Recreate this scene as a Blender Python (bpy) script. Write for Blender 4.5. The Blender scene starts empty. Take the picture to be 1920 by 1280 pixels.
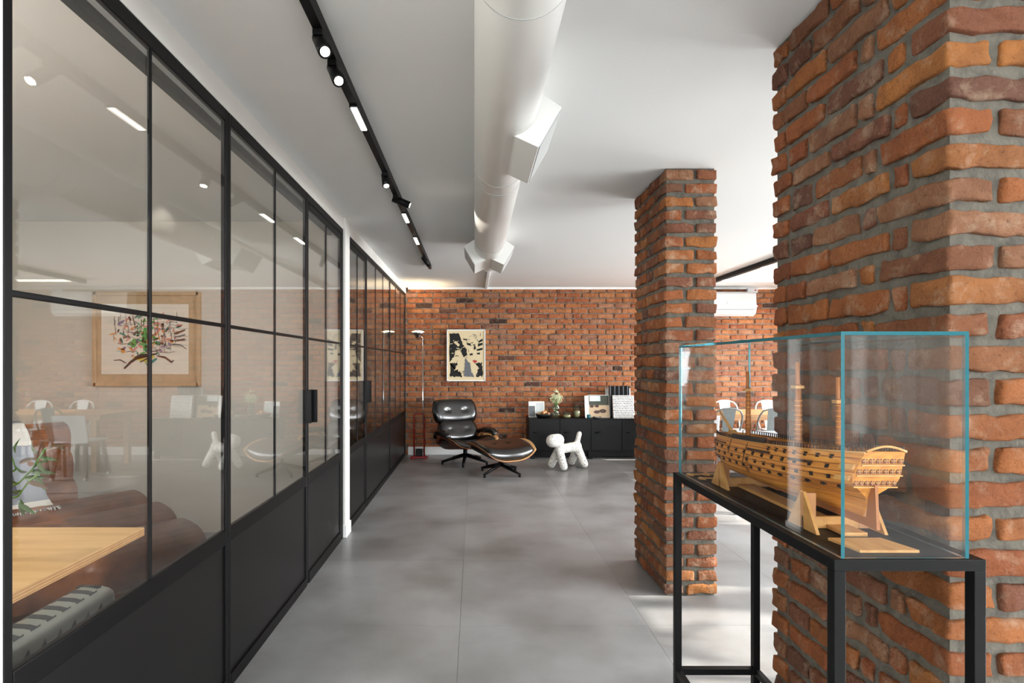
import bpy, math, random
from mathutils import Vector, Matrix, noise
R = math.radians
random.seed(7)
scn = bpy.context.scene
COL = scn.collection

# ------------------------------------------------------------------ camera
# one-point perspective view with lens shift: the camera looks straight down the room (+Y)
EYE = 1.41; F = 1030.0; VX = 889.5; VY = 682.0; H = 2.60
cd = bpy.data.cameras.new('camera'); cam = bpy.data.objects.new('camera', cd); COL.objects.link(cam)
cam.location = (0, 0, EYE); cam.rotation_euler = (R(90), 0, 0)
cd.sensor_width = 36; cd.sensor_fit = 'HORIZONTAL'; cd.lens = 36 * F / 1920
cd.shift_x = (960 - VX) / 1920; cd.shift_y = (VY - 640) / 1920; cd.clip_start = 0.02
scn.camera = cam

# ------------------------------------------------------------------ sky, sun, daylight at the windows, exposure
w = bpy.data.worlds.new('sky'); scn.world = w; w.use_nodes = True
bg = w.node_tree.nodes['Background']; bg.inputs[0].default_value = (0.86, 0.93, 1.0, 1); bg.inputs[1].default_value = 2.2

def area(name, loc, rot, sx, sy, power, col=(1, 1, 1)):
    l = bpy.data.lights.new(name, 'AREA'); l.shape = 'RECTANGLE'; l.size = sx; l.size_y = sy
    l.energy = power; l.color = col
    o = bpy.data.objects.new(name, l); COL.objects.link(o); o.location = loc; o.rotation_euler = rot
    return o
# daylight entering through the two window bays on the right and the window behind the camera
area('daylight_right_near', (6.9, 1.0, 2.2), (0, R(74), 0), 2.6, 5.0, 1350, (0.95, 0.98, 1.0))
area('daylight_right_far', (6.9, 6.3, 1.9), (0, R(74), 0), 2.6, 4.2, 1050, (0.96, 0.98, 1.0))
area('daylight_behind', (1.5, -5.2, 2.2), (R(78), 0, 0), 5.4, 2.4, 560, (0.95, 0.98, 1.0))
sl = bpy.data.lights.new('sun', 'SUN'); sl.energy = 12.0; sl.angle = R(0.6); sl.color = (1, 0.94, 0.84)
so = bpy.data.objects.new('sun', sl); COL.objects.link(so)
sd = Vector((-1.0, 0.085, -0.515)); so.rotation_euler = sd.to_track_quat('-Z', 'Y').to_euler(); so.location = (8, 2, 5)

scn.view_settings.view_transform = 'Standard'; scn.view_settings.look = 'None'
scn.view_settings.exposure = 0.38; scn.view_settings.gamma = 1.0; scn.view_settings.use_curve_mapping = False
scn.cycles.max_bounces = 10; scn.cycles.diffuse_bounces = 5; scn.cycles.glossy_bounces = 5
scn.cycles.transparent_max_bounces = 24; scn.cycles.sample_clamp_indirect = 6.0
scn.cycles.caustics_reflective = False; scn.cycles.caustics_refractive = False

# ------------------------------------------------------------------ helpers
def px(x, y, D):
    """photo pixel at depth D -> world point"""
    return Vector(((x - VX) * D / F, D, EYE - (y - VY) * D / F))
def lin(c):
    c = c / 255.0
    return c / 12.92 if c <= 0.04045 else ((c + 0.055) / 1.055) ** 2.4
def rgb(c): return (lin(c[0]), lin(c[1]), lin(c[2]), 1)
def sstep(a, b, x):
    t = min(1, max(0, (x - a) / (b - a))); return t * t * (3 - 2 * t)

class NT:
    def __init__(s, m): s.t = m.node_tree; s.n = s.t.nodes; s.l = s.t.links
    def add(s, typ, **kw):
        n = s.n.new(typ)
        for k, v in kw.items():
            if k.startswith('i_'): n.inputs[k[2:].replace('_', ' ')].default_value = v
            else: setattr(n, k, v)
        return n
    def link(s, a, b): s.l.new(a, b)

MATS = {}
def mat(name, c, rough=0.5, metal=0.0, var=None, bump=None, spec=0.5, coat=0.0, stretch=None, emit=None, coords='Object'):
    """var=(scale, other colour, sharpness lo, hi); bump=(scale, strength, distance)"""
    m = bpy.data.materials.new(name); m.use_nodes = True; t = NT(m)
    b = t.n['Principled BSDF']; b.inputs['Base Color'].default_value = rgb(c)
    b.inputs['Roughness'].default_value = rough; b.inputs['Metallic'].default_value = metal
    b.inputs['Specular IOR Level'].default_value = spec
    if coat: b.inputs['Coat Weight'].default_value = coat; b.inputs['Coat Roughness'].default_value = 0.12
    if emit: b.inputs['Emission Color'].default_value = rgb(emit[0]); b.inputs['Emission Strength'].default_value = emit[1]
    if var or bump:
        tc = t.add('ShaderNodeTexCoord'); mp = t.add('ShaderNodeMapping')
        if coords == 'World':
            g = t.add('ShaderNodeNewGeometry'); t.link(g.outputs['Position'], mp.inputs[0])
        else: t.link(tc.outputs[coords], mp.inputs[0])
        if stretch: mp.inputs['Scale'].default_value = stretch
    if var:
        n = t.add('ShaderNodeTexNoise'); n.inputs['Scale'].default_value = var[0]; n.inputs['Detail'].default_value = 5
        t.link(mp.outputs[0], n.inputs['Vector'])
        r = t.add('ShaderNodeMapRange'); r.inputs[1].default_value = var[2]; r.inputs[2].default_value = var[3]
        t.link(n.outputs['Fac'], r.inputs[0])
        mx = t.add('ShaderNodeMix', data_type='RGBA'); mx.inputs[6].default_value = rgb(c); mx.inputs[7].default_value = rgb(var[1])
        t.link(r.outputs[0], mx.inputs[0]); t.link(mx.outputs[2], b.inputs['Base Color'])
    if bump:
        n = t.add('ShaderNodeTexNoise'); n.inputs['Scale'].default_value = bump[0]; n.inputs['Detail'].default_value = 6
        t.link(mp.outputs[0], n.inputs['Vector'])
        bp = t.add('ShaderNodeBump'); bp.inputs['Strength'].default_value = bump[1]; bp.inputs['Distance'].default_value = bump[2]
        t.link(n.outputs['Fac'], bp.inputs['Height']); t.link(bp.outputs[0], b.inputs['Normal'])
    MATS[name] = m
    return m

def brick_mat(name, stops, pale=0.35):
    m = bpy.data.materials.new(name); m.use_nodes = True; t = NT(m); b = t.n['Principled BSDF']
    oi = t.add('ShaderNodeObjectInfo'); g = t.add('ShaderNodeNewGeometry')
    a = t.add('ShaderNodeMath', operation='ADD'); fr = t.add('ShaderNodeMath', operation='FRACT')
    t.link(oi.outputs['Random'], a.inputs[0]); t.link(g.outputs['Random Per Island'], a.inputs[1]); t.link(a.outputs[0], fr.inputs[0])
    cr = t.add('ShaderNodeValToRGB'); e = cr.color_ramp.elements
    for i, (p, c) in enumerate(stops):
        if i < 2: e[i].position = p
        else: e.new(p)
        e[i].color = rgb(c)
    t.link(fr.outputs[0], cr.inputs[0])
    def nz(scale, det, lo, hi):
        n = t.add('ShaderNodeTexNoise'); n.inputs['Scale'].default_value = scale; n.inputs['Detail'].default_value = det
        n.inputs['Roughness'].default_value = 0.65
        t.link(g.outputs['Position'], n.inputs['Vector'])
        r = t.add('ShaderNodeMapRange'); r.inputs[1].default_value = lo; r.inputs[2].default_value = hi
        t.link(n.outputs['Fac'], r.inputs[0]); return r
    def mixc(fac, src, c, blend='MIX', k=1.0):
        mu = t.add('ShaderNodeMath', operation='MULTIPLY'); mu.inputs[1].default_value = k; t.link(fac.outputs[0], mu.inputs[0])
        mx = t.add('ShaderNodeMix', data_type='RGBA', blend_type=blend); mx.inputs[7].default_value = rgb(c)
        t.link(mu.outputs[0], mx.inputs[0]); t.link(src, mx.inputs[6]); return mx.outputs[2]
    s = mixc(nz(7, 6, 0.45, 0.75), cr.outputs[0], (98, 58, 44), k=0.55)
    s = mixc(nz(13, 8, 0.52, 0.72), s, (214, 186, 158), k=pale)
    s = mixc(nz(90, 4, 0.58, 0.75), s, (84, 50, 38), k=0.6)
    hs = t.add('ShaderNodeHueSaturation'); hs.inputs['Hue'].default_value = 0.5025; hs.inputs['Saturation'].default_value = 0.98; t.link(s, hs.inputs['Color'])
    t.link(hs.outputs[0], b.inputs['Base Color']); b.inputs['Roughness'].default_value = 0.9; b.inputs['Specular IOR Level'].default_value = 0.2
    n1 = nz(38, 9, 0.3, 0.7); bp = t.add('ShaderNodeBump'); bp.inputs['Strength'].default_value = 1.0; bp.inputs['Distance'].default_value = 0.015
    t.link(n1.outputs[0], bp.inputs['Height'])
    n2 = nz(160, 4, 0.3, 0.7); b2 = t.add('ShaderNodeBump'); b2.inputs['Strength'].default_value = 0.5; b2.inputs['Distance'].default_value = 0.003
    t.link(n2.outputs[0], b2.inputs['Height']); t.link(bp.outputs[0], b2.inputs['Normal']); t.link(b2.outputs[0], b.inputs['Normal'])
    MATS[name] = m

def glass_mat(name, tint=(255, 255, 255), ior=1.52):
    """clear sheet glass: straight-through transmission plus a Fresnel mirror on either face"""
    m = bpy.data.materials.new(name); m.use_nodes = True; t = NT(m); t.n.remove(t.n['Principled BSDF'])
    out = t.n['Material Output']
    g = t.add('ShaderNodeNewGeometry'); mr = t.add('ShaderNodeMapRange')
    mr.inputs[3].default_value = ior; mr.inputs[4].default_value = 1 / ior; t.link(g.outputs['Backfacing'], mr.inputs[0])
    fr = t.add('ShaderNodeFresnel'); t.link(mr.outputs[0], fr.inputs['IOR'])
    tr = t.add('ShaderNodeBsdfTransparent'); tr.inputs[0].default_value = rgb(tint)
    gl = t.add('ShaderNodeBsdfGlossy'); gl.inputs['Roughness'].default_value = 0.0; gl.inputs[0].default_value = (1, 1, 1, 1)
    mx = t.add('ShaderNodeMixShader'); t.link(fr.outputs[0], mx.inputs[0]); t.link(tr.outputs[0], mx.inputs[1]); t.link(gl.outputs[0], mx.inputs[2])
    t.link(mx.outputs[0], out.inputs[0]); MATS[name] = m

def emit_mat(name, c, s):
    m = bpy.data.materials.new(name); m.use_nodes = True; t = NT(m); t.n.remove(t.n['Principled BSDF'])
    e = t.add('ShaderNodeEmission'); e.inputs[0].default_value = rgb(c); e.inputs[1].default_value = s
    t.link(e.outputs[0], t.n['Material Output'].inputs[0]); MATS[name] = m

def wmat(o):
    m = o.matrix_parent_inverse @ o.matrix_basis
    return wmat(o.parent) @ m if o.parent else m

class MB:
    """collects shapes; build() links them as ONE mesh object"""
    def __init__(s): s.v = []; s.f = []; s.fm = []; s.sm = []; s.mi = 0; s.smooth = False
    def face(s, idx): s.f.append(idx); s.fm.append(s.mi); s.sm.append(s.smooth)
    def box(s, x0, x1, y0, y1, z0, z1):
        b = len(s.v)
        s.v += [Vector(p) for p in ((x0,y0,z0),(x1,y0,z0),(x1,y1,z0),(x0,y1,z0),(x0,y0,z1),(x1,y0,z1),(x1,y1,z1),(x0,y1,z1))]
        for q in ((0,3,2,1),(4,5,6,7),(0,1,5,4),(1,2,6,5),(2,3,7,6),(3,0,4,7)): s.face([b + i for i in q])
        return s
    def obox(s, c, ax, ay, az):
        """box from centre and three half-axis vectors"""
        b = len(s.v); c = Vector(c); ax, ay, az = Vector(ax), Vector(ay), Vector(az)
        for k in ((-1,-1,-1),(1,-1,-1),(1,1,-1),(-1,1,-1),(-1,-1,1),(1,-1,1),(1,1,1),(-1,1,1)):
            s.v.append(c + ax*k[0] + ay*k[1] + az*k[2])
        for q in ((0,3,2,1),(4,5,6,7),(0,1,5,4),(1,2,6,5),(2,3,7,6),(3,0,4,7)): s.face([b + i for i in q])
        return s
    def bar(s, p, q, wx, wy, up=(0,0,1)):
        p, q = Vector(p), Vector(q); d = (q - p).normalized(); u = Vector(up)
        if abs(d.dot(u)) > 0.98: u = Vector((0, 1, 0))
        sd_ = d.cross(u).normalized(); u2 = sd_.cross(d)
        return s.obox((p + q) / 2, sd_ * wx / 2, u2 * wy / 2, (q - p) / 2)
    def prism(s, poly, h):
        """extrude polygon (list of Vectors) by vector h"""
        b = len(s.v); n = len(poly); h = Vector(h)
        s.v += [Vector(p) for p in poly] + [Vector(p) + h for p in poly]
        s.face([b + i for i in reversed(range(n))]); s.face([b + n + i for i in range(n)])
        for i in range(n): j = (i + 1) % n; s.face([b + i, b + j, b + n + j, b + n + i])
        return s
    def tube(s, pts, r, n=8, caps=True, flat=1.0):
        pts = [Vector(p) for p in pts]; rs = r if isinstance(r, (list, tuple)) else [r] * len(pts)
        b = len(s.v); u = None
        for i, p in enumerate(pts):
            d = (pts[min(i + 1, len(pts) - 1)] - pts[max(i - 1, 0)])
            d = d.normalized() if d.length > 1e-9 else Vector((0, 0, 1))
            if u is None: u = d.orthogonal().normalized()
            u = (u - d * u.dot(d))
            u = u.normalized() if u.length > 1e-6 else d.orthogonal().normalized()
            v = d.cross(u)
            for k in range(n):
                a = 2 * math.pi * k / n; s.v.append(p + (u * math.cos(a) + v * math.sin(a) * flat) * rs[i])
        old = s.smooth; s.smooth = n > 4
        for i in range(len(pts) - 1):
            for k in range(n):
                j = (k + 1) % n; s.face([b+i*n+k, b+i*n+j, b+(i+1)*n+j, b+(i+1)*n+k])
        s.smooth = old
        if caps:
            s.face([b + k for k in reversed(range(n))]); e = b + (len(pts) - 1) * n; s.face([e + k for k in range(n)])
        return s
    def cyl(s, p, q, r, n=16): return s.tube([p, q], r, n)
    def lathe(s, prof, c=(0,0,0), n=20, close=True):
        """prof: list of (r, z) about the vertical axis at c"""
        b = len(s.v); c = Vector(c)
        for r, z in prof:
            for k in range(n):
                a = 2 * math.pi * k / n; s.v.append(c + Vector((r * math.cos(a), r * math.sin(a), z)))
        old = s.smooth; s.smooth = True
        for i in range(len(prof) - 1):
            for k in range(n):
                j = (k + 1) % n; s.face([b+i*n+k, b+i*n+j, b+(i+1)*n+j, b+(i+1)*n+k])
        s.smooth = old
        if close:
            s.face([b + k for k in reversed(range(n))]); e = b + (len(prof) - 1) * n; s.face([e + k for k in range(n)])
        return s
    def ball(s, c, r, n=8, m=6, sc=(1,1,1)):
        prof = [(max(1e-4, r * math.sin(math.pi * i / m)), -r * math.cos(math.pi * i / m)) for i in range(m + 1)]
        b = len(s.v); s.lathe(prof, (0,0,0), n)
        for i in range(b, len(s.v)): v = s.v[i]; s.v[i] = Vector((v.x*sc[0], v.y*sc[1], v.z*sc[2])) + Vector(c)
        return s
    def grid(s, fn, nu, nv, closed_u=False):
        """surface fn(u,v), u,v in 0..1"""
        b = len(s.v); cu = nu if closed_u else nu + 1
        for i in range(cu):
            for j in range(nv + 1): s.v.append(Vector(fn(i / nu, j / nv)))
        for i in range(nu):
            for j in range(nv):
                i2 = (i + 1) % cu; s.face([b+i*(nv+1)+j, b+i2*(nv+1)+j, b+i2*(nv+1)+j+1, b+i*(nv+1)+j+1])
        return s
    def mesh(s, name, mats, M=None):
        me = bpy.data.meshes.new(name)
        vs = [M @ v for v in s.v] if M is not None else s.v
        me.from_pydata([tuple(v) for v in vs], [], s.f)
        for mm in (mats if isinstance(mats, (list, tuple)) else [mats]): me.materials.append(MATS[mm])
        me.polygons.foreach_set('material_index', s.fm); me.polygons.foreach_set('use_smooth', s.sm)
        me.update(); return me
    def build(s, name, mats, parent=None, bevel=0.0, world=True, seg=2, smooth=None, label=None, kind=None):
        if smooth is not None: s.sm = [smooth] * len(s.f)
        M = wmat(parent).inverted() if (parent is not None and world) else None
        o = bpy.data.objects.new(name, s.mesh(name, mats, M)); COL.objects.link(o)
        if parent is not None: o.parent = parent
        if bevel:
            md = o.modifiers.new('bevel', 'BEVEL'); md.width = bevel; md.segments = seg; md.limit_method = 'ANGLE'; md.angle_limit = R(40)
        if label: o['label'] = label
        if kind: o['kind'] = kind
        return o

def tag(o, label=None, cat=None, group=None, kind=None):
    if label: o['label'] = label
    if cat: o['category'] = cat
    if group: o['group'] = group
    if kind: o['kind'] = kind
    return o
def thing(name, loc, label, cat, group=None, rz=0.0, kind=None):
    o = bpy.data.objects.new(name, None); COL.objects.link(o); o.empty_display_size = 0.1
    o.location = loc; o.rotation_euler = (0, 0, rz)
    return tag(o, label, cat, group, kind)
def dup(root, loc=None, rz=None, label=None):
    c = root.copy(); COL.objects.link(c)
    if loc is not None: c.location = loc
    if rz is not None: c.rotation_euler = (0, 0, rz)
    if label: c['label'] = label
    for ch in list(root.children):
        d = ch.copy(); COL.objects.link(d); d.parent = c
        for g in list(ch.children):
            e = g.copy(); COL.objects.link(e); e.parent = d
    return c

# ------------------------------------------------------------------ materials
mat('paint_white', (226, 224, 219), 0.85, bump=(60, 0.06, 0.004))
mat('ceiling_paint', (230, 231, 230), 0.8, bump=(45, 0.10, 0.005))
mat('office_paint', (204, 200, 190), 0.8)
mat('trim_white', (236, 236, 234), 0.45)
mat('mortar', (98, 93, 83), 0.95, var=(30, (74, 70, 63), 0.4, 0.7), bump=(90, 0.8, 0.006), coords='World')
mat('mortar_far', (142, 124, 108), 0.95, var=(14, (92, 76, 66), 0.4, 0.7), bump=(60, 0.6, 0.006), coords='World')
brick_mat('brick_clay', [(0, (138, 80, 56)), (0.14, (172, 98, 56)), (0.28, (128, 84, 68)), (0.42, (190, 120, 62)), (0.54, (156, 86, 54)), (0.68, (182, 110, 62)), (0.82, (112, 76, 64)), (0.94, (162, 112, 82))], 0.5)
brick_mat('brick_wall', [(0, (186, 112, 70)), (0.2, (170, 94, 58)), (0.4, (198, 128, 80)), (0.6, (162, 88, 58)), (0.8, (190, 116, 68)), (0.93, (178, 124, 96)), (0.965, (150, 100, 80)), (0.985, (70, 52, 46))], 0.4)
mat('black_metal', (9, 9, 10), 0.45, 0.0, spec=0.18)
mat('black_panel', (14, 14, 15), 0.34, spec=0.32, bump=(3, 0.05, 0.01))
mat('black_gloss', (5, 5, 6), 0.4, spec=0.2)
glass_mat('pane_glass')
glass_mat('case_glass', (255, 255, 255))
mat('glass_edge', (34, 112, 124), 0.15, spec=0.6)
MATS['glass_edge'].node_tree.nodes['Principled BSDF'].inputs['Transmission Weight'].default_value = 0.35
mat('tile', (148, 148, 148), 0.34, var=(1.9, (116, 114, 112), 0.36, 0.70), bump=(220, 0.05, 0.002), coords='World')
_t = NT(MATS['tile']); _b = _t.n['Principled BSDF']; _oi = _t.add('ShaderNodeObjectInfo'); _r = _t.add('ShaderNodeMapRange'); _r.inputs[3].default_value = 0.88; _r.inputs[4].default_value = 1.06
_t.link(_oi.outputs['Random'], _r.inputs[0]); _src = _b.inputs['Base Color'].links[0].from_socket; _h = _t.add('ShaderNodeHueSaturation'); _t.link(_r.outputs[0], _h.inputs['Value']); _t.link(_src, _h.inputs['Color']); _t.link(_h.outputs[0], _b.inputs['Base Color'])
mat('floor_base', (118, 117, 115), 0.6)
mat('duct_white', (228, 228, 224), 0.36)
mat('duct_inner', (168, 170, 168), 0.5)
emit_mat('lamp_white', (255, 250, 240), 5.0)
emit_mat('spot_lens', (255, 244, 226), 14.0)
emit_mat('lamp_bulb', (255, 226, 180), 10.0)
mat('chrome', (210, 210, 210), 0.12, 1.0)
mat('steel_white', (232, 232, 228), 0.35)
mat('steel_grey', (104, 112, 112), 0.4, 0.2)
mat('red_metal', (150, 18, 16), 0.4)
mat('leather_black', (10, 10, 11), 0.22, bump=(140, 0.12, 0.003), spec=0.7)
mat('plywood_dark', (122, 62, 28), 0.35, var=(6, (72, 32, 14), 0.35, 0.7), stretch=(1, 1, 8))
mat('plywood_edge', (206, 160, 108), 0.5)
mat('leather_tan', (160, 100, 60), 0.40, var=(7, (114, 68, 38), 0.38, 0.68), bump=(120, 0.2, 0.004))
mat('birch', (226, 186, 128), 0.5, var=(2.5, (206, 160, 102), 0.35, 0.7), stretch=(1, 9, 9))
mat('birch_edge', (196, 144, 96), 0.6)
mat('table_wood', (196, 150, 104), 0.5, var=(3, (172, 124, 82), 0.35, 0.7), stretch=(1, 8, 8))
mat('ship_wood', (220, 154, 70), 0.42, var=(5, (184, 114, 44), 0.35, 0.7), stretch=(9, 1, 22))
mat('ship_light', (206, 158, 94), 0.5, var=(8, (186, 136, 74), 0.35, 0.7), stretch=(6, 1, 6))
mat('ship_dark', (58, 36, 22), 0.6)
mat('ship_deck', (112, 62, 38), 0.6)
mat('mast_wood', (158, 98, 48), 0.5)
mat('port_black', (26, 22, 20), 0.6)
mat('puppy_white', (226, 224, 218), 0.55, var=(70, (96, 92, 88), 0.57, 0.62))
mat('heater_metal', (140, 143, 134), 0.34, 0.25)
mat('heater_slot_shade', (46, 48, 48), 0.7)  # dark colour stands for the shade inside slots and vents
mat('leaf_green', (76, 112, 46), 0.4, var=(30, (48, 84, 34), 0.4, 0.6))
mat('leaf_dark', (96, 74, 46), 0.45)
mat('flower_white', (210, 216, 178), 0.7)
mat('stem_green', (84, 128, 44), 0.5)
mat('frame_oak', (192, 166, 132), 0.5, var=(4, (176, 148, 112), 0.35, 0.7))
mat('paper', (226, 218, 204), 0.9)
mat('paper_cream', (222, 204, 166), 0.9)
mat('paper_white', (236, 236, 232), 0.7)
mat('ink_black', (24, 23, 22), 0.85)
mat('ink_grey', (104, 108, 112), 0.85)
mat('paint_red', (196, 62, 52), 0.8); mat('paint_green', (52, 156, 70), 0.8); mat('paint_teal', (40, 122, 112), 0.8)
mat('paint_orange', (232, 150, 62), 0.8); mat('paint_violet', (150, 128, 160), 0.8); mat('paint_rose', (208, 136, 116), 0.8); mat('paint_umber', (72, 38, 34), 0.8); mat('paint_yellow', (206, 190, 70), 0.8)
mat('bowl_black', (18, 18, 19), 0.3)
mat('nut_brown', (196, 138, 84), 0.6); mat('nut_pale', (222, 172, 126), 0.6)
mat('candle_wax', (212, 186, 146), 0.6)
mat('sand_photo', (196, 170, 138), 0.6); mat('photo_dark', (58, 66, 54), 0.6); mat('photo_sky', (206, 214, 216), 0.6)
mat('plastic_white', (196, 198, 200), 0.4)
mat('wood_dark', (66, 38, 24), 0.5)
mat('foliage', (60, 92, 44), 0.7)
mat('ground', (150, 146, 138), 0.9)
glass_mat('clear_glass', (236, 244, 240))
# ================================================================== SETTING
def struct(o, label=None):
    o['kind'] = 'structure'
    if label: o['label'] = label
    return o
XL, XR, YB, YF = -1.063, 5.50, 8.56, -3.90         # partition face, right wall, back wall, wall behind the camera
# floor and its large concrete-look tiles
fl = struct(MB().box(-4.6, 7.5, YF - 0.4, YB + 0.3, -0.12, -0.008).build('floor', 'floor_base'), 'grey concrete-look tiled floor')
tw, td, gap = 1.01, 0.972, 0.0007
tile_me = MB().box(-tw/2 + gap, tw/2 - gap, -td/2 + gap, td/2 - gap, -0.009, 0.0).mesh('tile', 'tile')
i0 = -0.078; j0 = 2.964
for i in range(-4, 6):
    for j in range(-7, 6):
        x0, y0 = i0 + i * tw, j0 + j * td
        if x0 > XR or x0 + tw < -4.3 or y0 > YB or y0 + td < YF: continue
        o = bpy.data.objects.new('tile', tile_me); COL.objects.link(o); o.parent = fl
        o.location = (x0 + tw / 2, y0 + td / 2, 0)
ce = struct(MB().box(-4.6, XR + 0.19, YF - 0.4, YB + 0.3, H, H + 0.15).build('ceiling', 'ceiling_paint'), 'white plastered ceiling')

# ---- brick making
def brick_mesh(name, hx, hy, hz, seed, mat_, r=0.011, amp=0.0045, n=(6, 2, 3)):
    """tumbled brick: box with rounded, wandering edges (half sizes hx, hy, hz)"""
    rr = min(r, hx * .6, hy * .6, hz * .6)
    def line(h, k):
        inner = [-(h - rr) + 2 * (h - rr) * i / max(1, k) for i in range(k + 1)]
        return [-h, -(h - rr * 0.45)] + inner + [h - rr * 0.45, h]
    L = (line(hx, n[0]), line(hy, n[1]), line(hz, n[2])); hh = (hx, hy, hz)
    off = Vector((seed * 3.17, seed * 1.71, seed * 2.33)); idx = {}; vs = []; fs = []
    def vert(p):
        key = (round(p[0], 6), round(p[1], 6), round(p[2], 6))
        if key in idx: return idx[key]
        v = Vector(p); q = Vector([max(-(hh[i] - rr), min(hh[i] - rr, v[i])) for i in range(3)])
        d = v - q
        if d.length > 1e-9: v = q + d.normalized() * rr
        nz = noise.noise_vector(v * 14 + off) * amp + noise.noise_vector(v * 42 + off) * amp * 0.6
        idx[key] = len(vs); vs.append(v + nz); return idx[key]
    for ax in range(3):
        a, b = (ax + 1) % 3, (ax + 2) % 3
        for sgn in (-1, 1):
            for i in range(len(L[a]) - 1):
                for j in range(len(L[b]) - 1):
                    q = []
                    for (u, v) in ((i, j), (i + 1, j), (i + 1, j + 1), (i, j + 1)):
                        p = [0, 0, 0]; p[ax] = sgn * hh[ax]; p[a] = L[a][u]; p[b] = L[b][v]; q.append(vert(p))
                    fs.append(q if sgn > 0 else q[::-1])
    me = bpy.data.meshes.new(name); me.from_pydata([tuple(v) for v in vs], [], fs); me.materials.append(MATS[mat_])
    me.polygons.foreach_set('use_smooth', [True] * len(fs)); me.update()
    return me

# ---- back wall: mortar slab, 300 bricks picked out singly, the rest one mesh
wb = struct(MB().box(-4.6, XR + 0.3, YB, YB + 0.25, 0, H).build('wall_back', 'mortar_far'), 'orange-red brick wall at the far end of the room')
NC = 32; CH = H / NC
bvar = [brick_mesh('brick', 0.1205, 0.02, 0.0318, 11 + k, 'brick_wall', 0.012, 0.004, (3, 1, 1)) for k in range(9)]
hvar = [brick_mesh('brick', 0.0585, 0.02, 0.0318, 31 + k, 'brick_wall', 0.012, 0.004, (2, 1, 1)) for k in range(3)]
slots = []
for c in range(NC):
    z = (c + 0.5) * CH; x = -1.42 + (0.1285 if c % 2 else 0.0) + random.uniform(-0.015, 0.015)
    while x < XR:
        j_ = random.uniform(-0.006, 0.006)
        if random.random() < 0.03: slots.append((x + 0.0585, z, True)); slots.append((x + 0.187, z, True))
        else: slots.append((x + 0.1205 + j_, z, False))
        x += 0.257
slots = [s for s in slots if s[0] > -1.16]
def show(s):
    x, z, _ = s
    vis = 0 if (-1.0 < x < 2.44 and z > 0.58) else (1 if (-1.0 < x < 0.78 or 3.75 < x < 4.6) else 2)
    return (vis, abs(z - 1.6))
slots.sort(key=show)
rest_v, rest_f = [], []
for k, (x, z, half) in enumerate(slots):
    me = (hvar[k % 3] if half else bvar[(k * 5 + int(x * 31)) % 9])
    flip = -1 if (k // 3) % 2 else 1
    y = YB - 0.001 + random.uniform(-0.004, 0.004)
    if k < 300:
        o = bpy.data.objects.new('brick', me); COL.objects.link(o); o.parent = wb
        o.location = (x, y, z); o.rotation_euler = (R(random.uniform(-1, 1)), (0 if flip > 0 else math.pi) + R(random.uniform(-.6, .6)), 0)
    else:
        b = len(rest_v); M_ = Matrix.Translation((x, y, z)) @ Matrix.Rotation(0 if flip > 0 else math.pi, 4, 'Y')
        rest_v += [tuple(M_ @ v.co) for v in me.vertices]
        rest_f += [[b + i for i in p.vertices] for p in me.polygons]
me = bpy.data.meshes.new('brick_infill'); me.from_pydata(rest_v, [], rest_f); me.materials.append(MATS['brick_wall'])
me.polygons.foreach_set('use_smooth', [True] * len(rest_f)); me.update()
o = bpy.data.objects.new('brick_infill', me); COL.objects.link(o); o.parent = wb; o['kind'] = 'stuff'
struct(MB().box(-1.03, XR, YB - 0.06, YB + 0.01, H - 0.035, H - 0.001).build('trim_1', 'trim_white', bevel=0.008), 'white cornice strip above the brick wall')
struct(MB().box(-1.03, XR, YB - 0.045, YB - 0.02, 0, 0.125).build('baseboard_back', 'trim_white', bevel=0.006), 'white baseboard under the brick wall')

# ---- right wall with two window bays, wall behind the camera with one window (all outside the photo)
wr = MB()
for (a, b, z0, z1) in ((YF, -1.2, 0, H), (3.2, 4.5, 0, H), (8.1, YB + .2, 0, H), (-1.2, 3.2, 0, 0.35), (4.5, 8.1, 0, 0.35), (-1.2, 3.2, 2.45, H), (4.5, 8.1, 1.95, H)):
    wr.box(XR, XR + 0.18, a, b, z0, z1)
struct(wr.build('wall_right', 'paint_white'), 'white wall with two wide window bays')
wf = MB()
for (a, b, z0, z1) in ((-4.6, -0.9, 0, H), (4.0, XR + .2, 0, H), (-0.9, 4.0, 0, 0.8), (-0.9, 4.0, 2.45, H)):
    wf.box(a, b, YF - 0.18, YF, z0, z1)
struct(wf.build('wall_front', 'paint_white'), 'white wall behind the viewer')
def window(name, axis, a0, a1, z0, z1, pos, n):
    t_ = thing(name, ((pos, (a0 + a1) / 2, z0) if axis == 'x' else ((a0 + a1) / 2, pos, z0)), None, None); struct(t_, 'black framed window bay')
    m = MB(); g = MB(); fw = 0.05
    def bx(mb, a, b, za, zb, d):
        if axis == 'x': mb.box(pos - d, pos + d, a, b, za, zb)
        else: mb.box(a, b, pos - d, pos + d, za, zb)
    bx(m, a0, a1, z0, z0 + fw, 0.03); bx(m, a0, a1, z1 - fw, z1, 0.03)
    for k in range(n + 1):
        a = a0 + (a1 - a0 - fw) * k / n; bx(m, a, a + fw, z0 + fw, z1 - fw, 0.03)
    m.build('window_frame', 'black_metal', t_)
    for k in range(n):
        a = a0 + (a1 - a0 - fw) * k / n + fw; b = a0 + (a1 - a0 - fw) * (k + 1) / n
        g = MB(); bx(g, a, b, z0 + fw, z1 - fw, 0.004); g.build('pane', 'pane_glass', t_)
window('window_1', 'x', -1.2, 3.2, 0.35, 2.45, XR + 0.09, 4)
window('window_2', 'x', 4.5, 8.1, 0.35, 1.95, XR + 0.09, 3)  # head set low to keep the sun off the far floor
window('window_3', 'y', -0.9, 4.0, 0.8, 2.45, YF - 0.09, 4)

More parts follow.
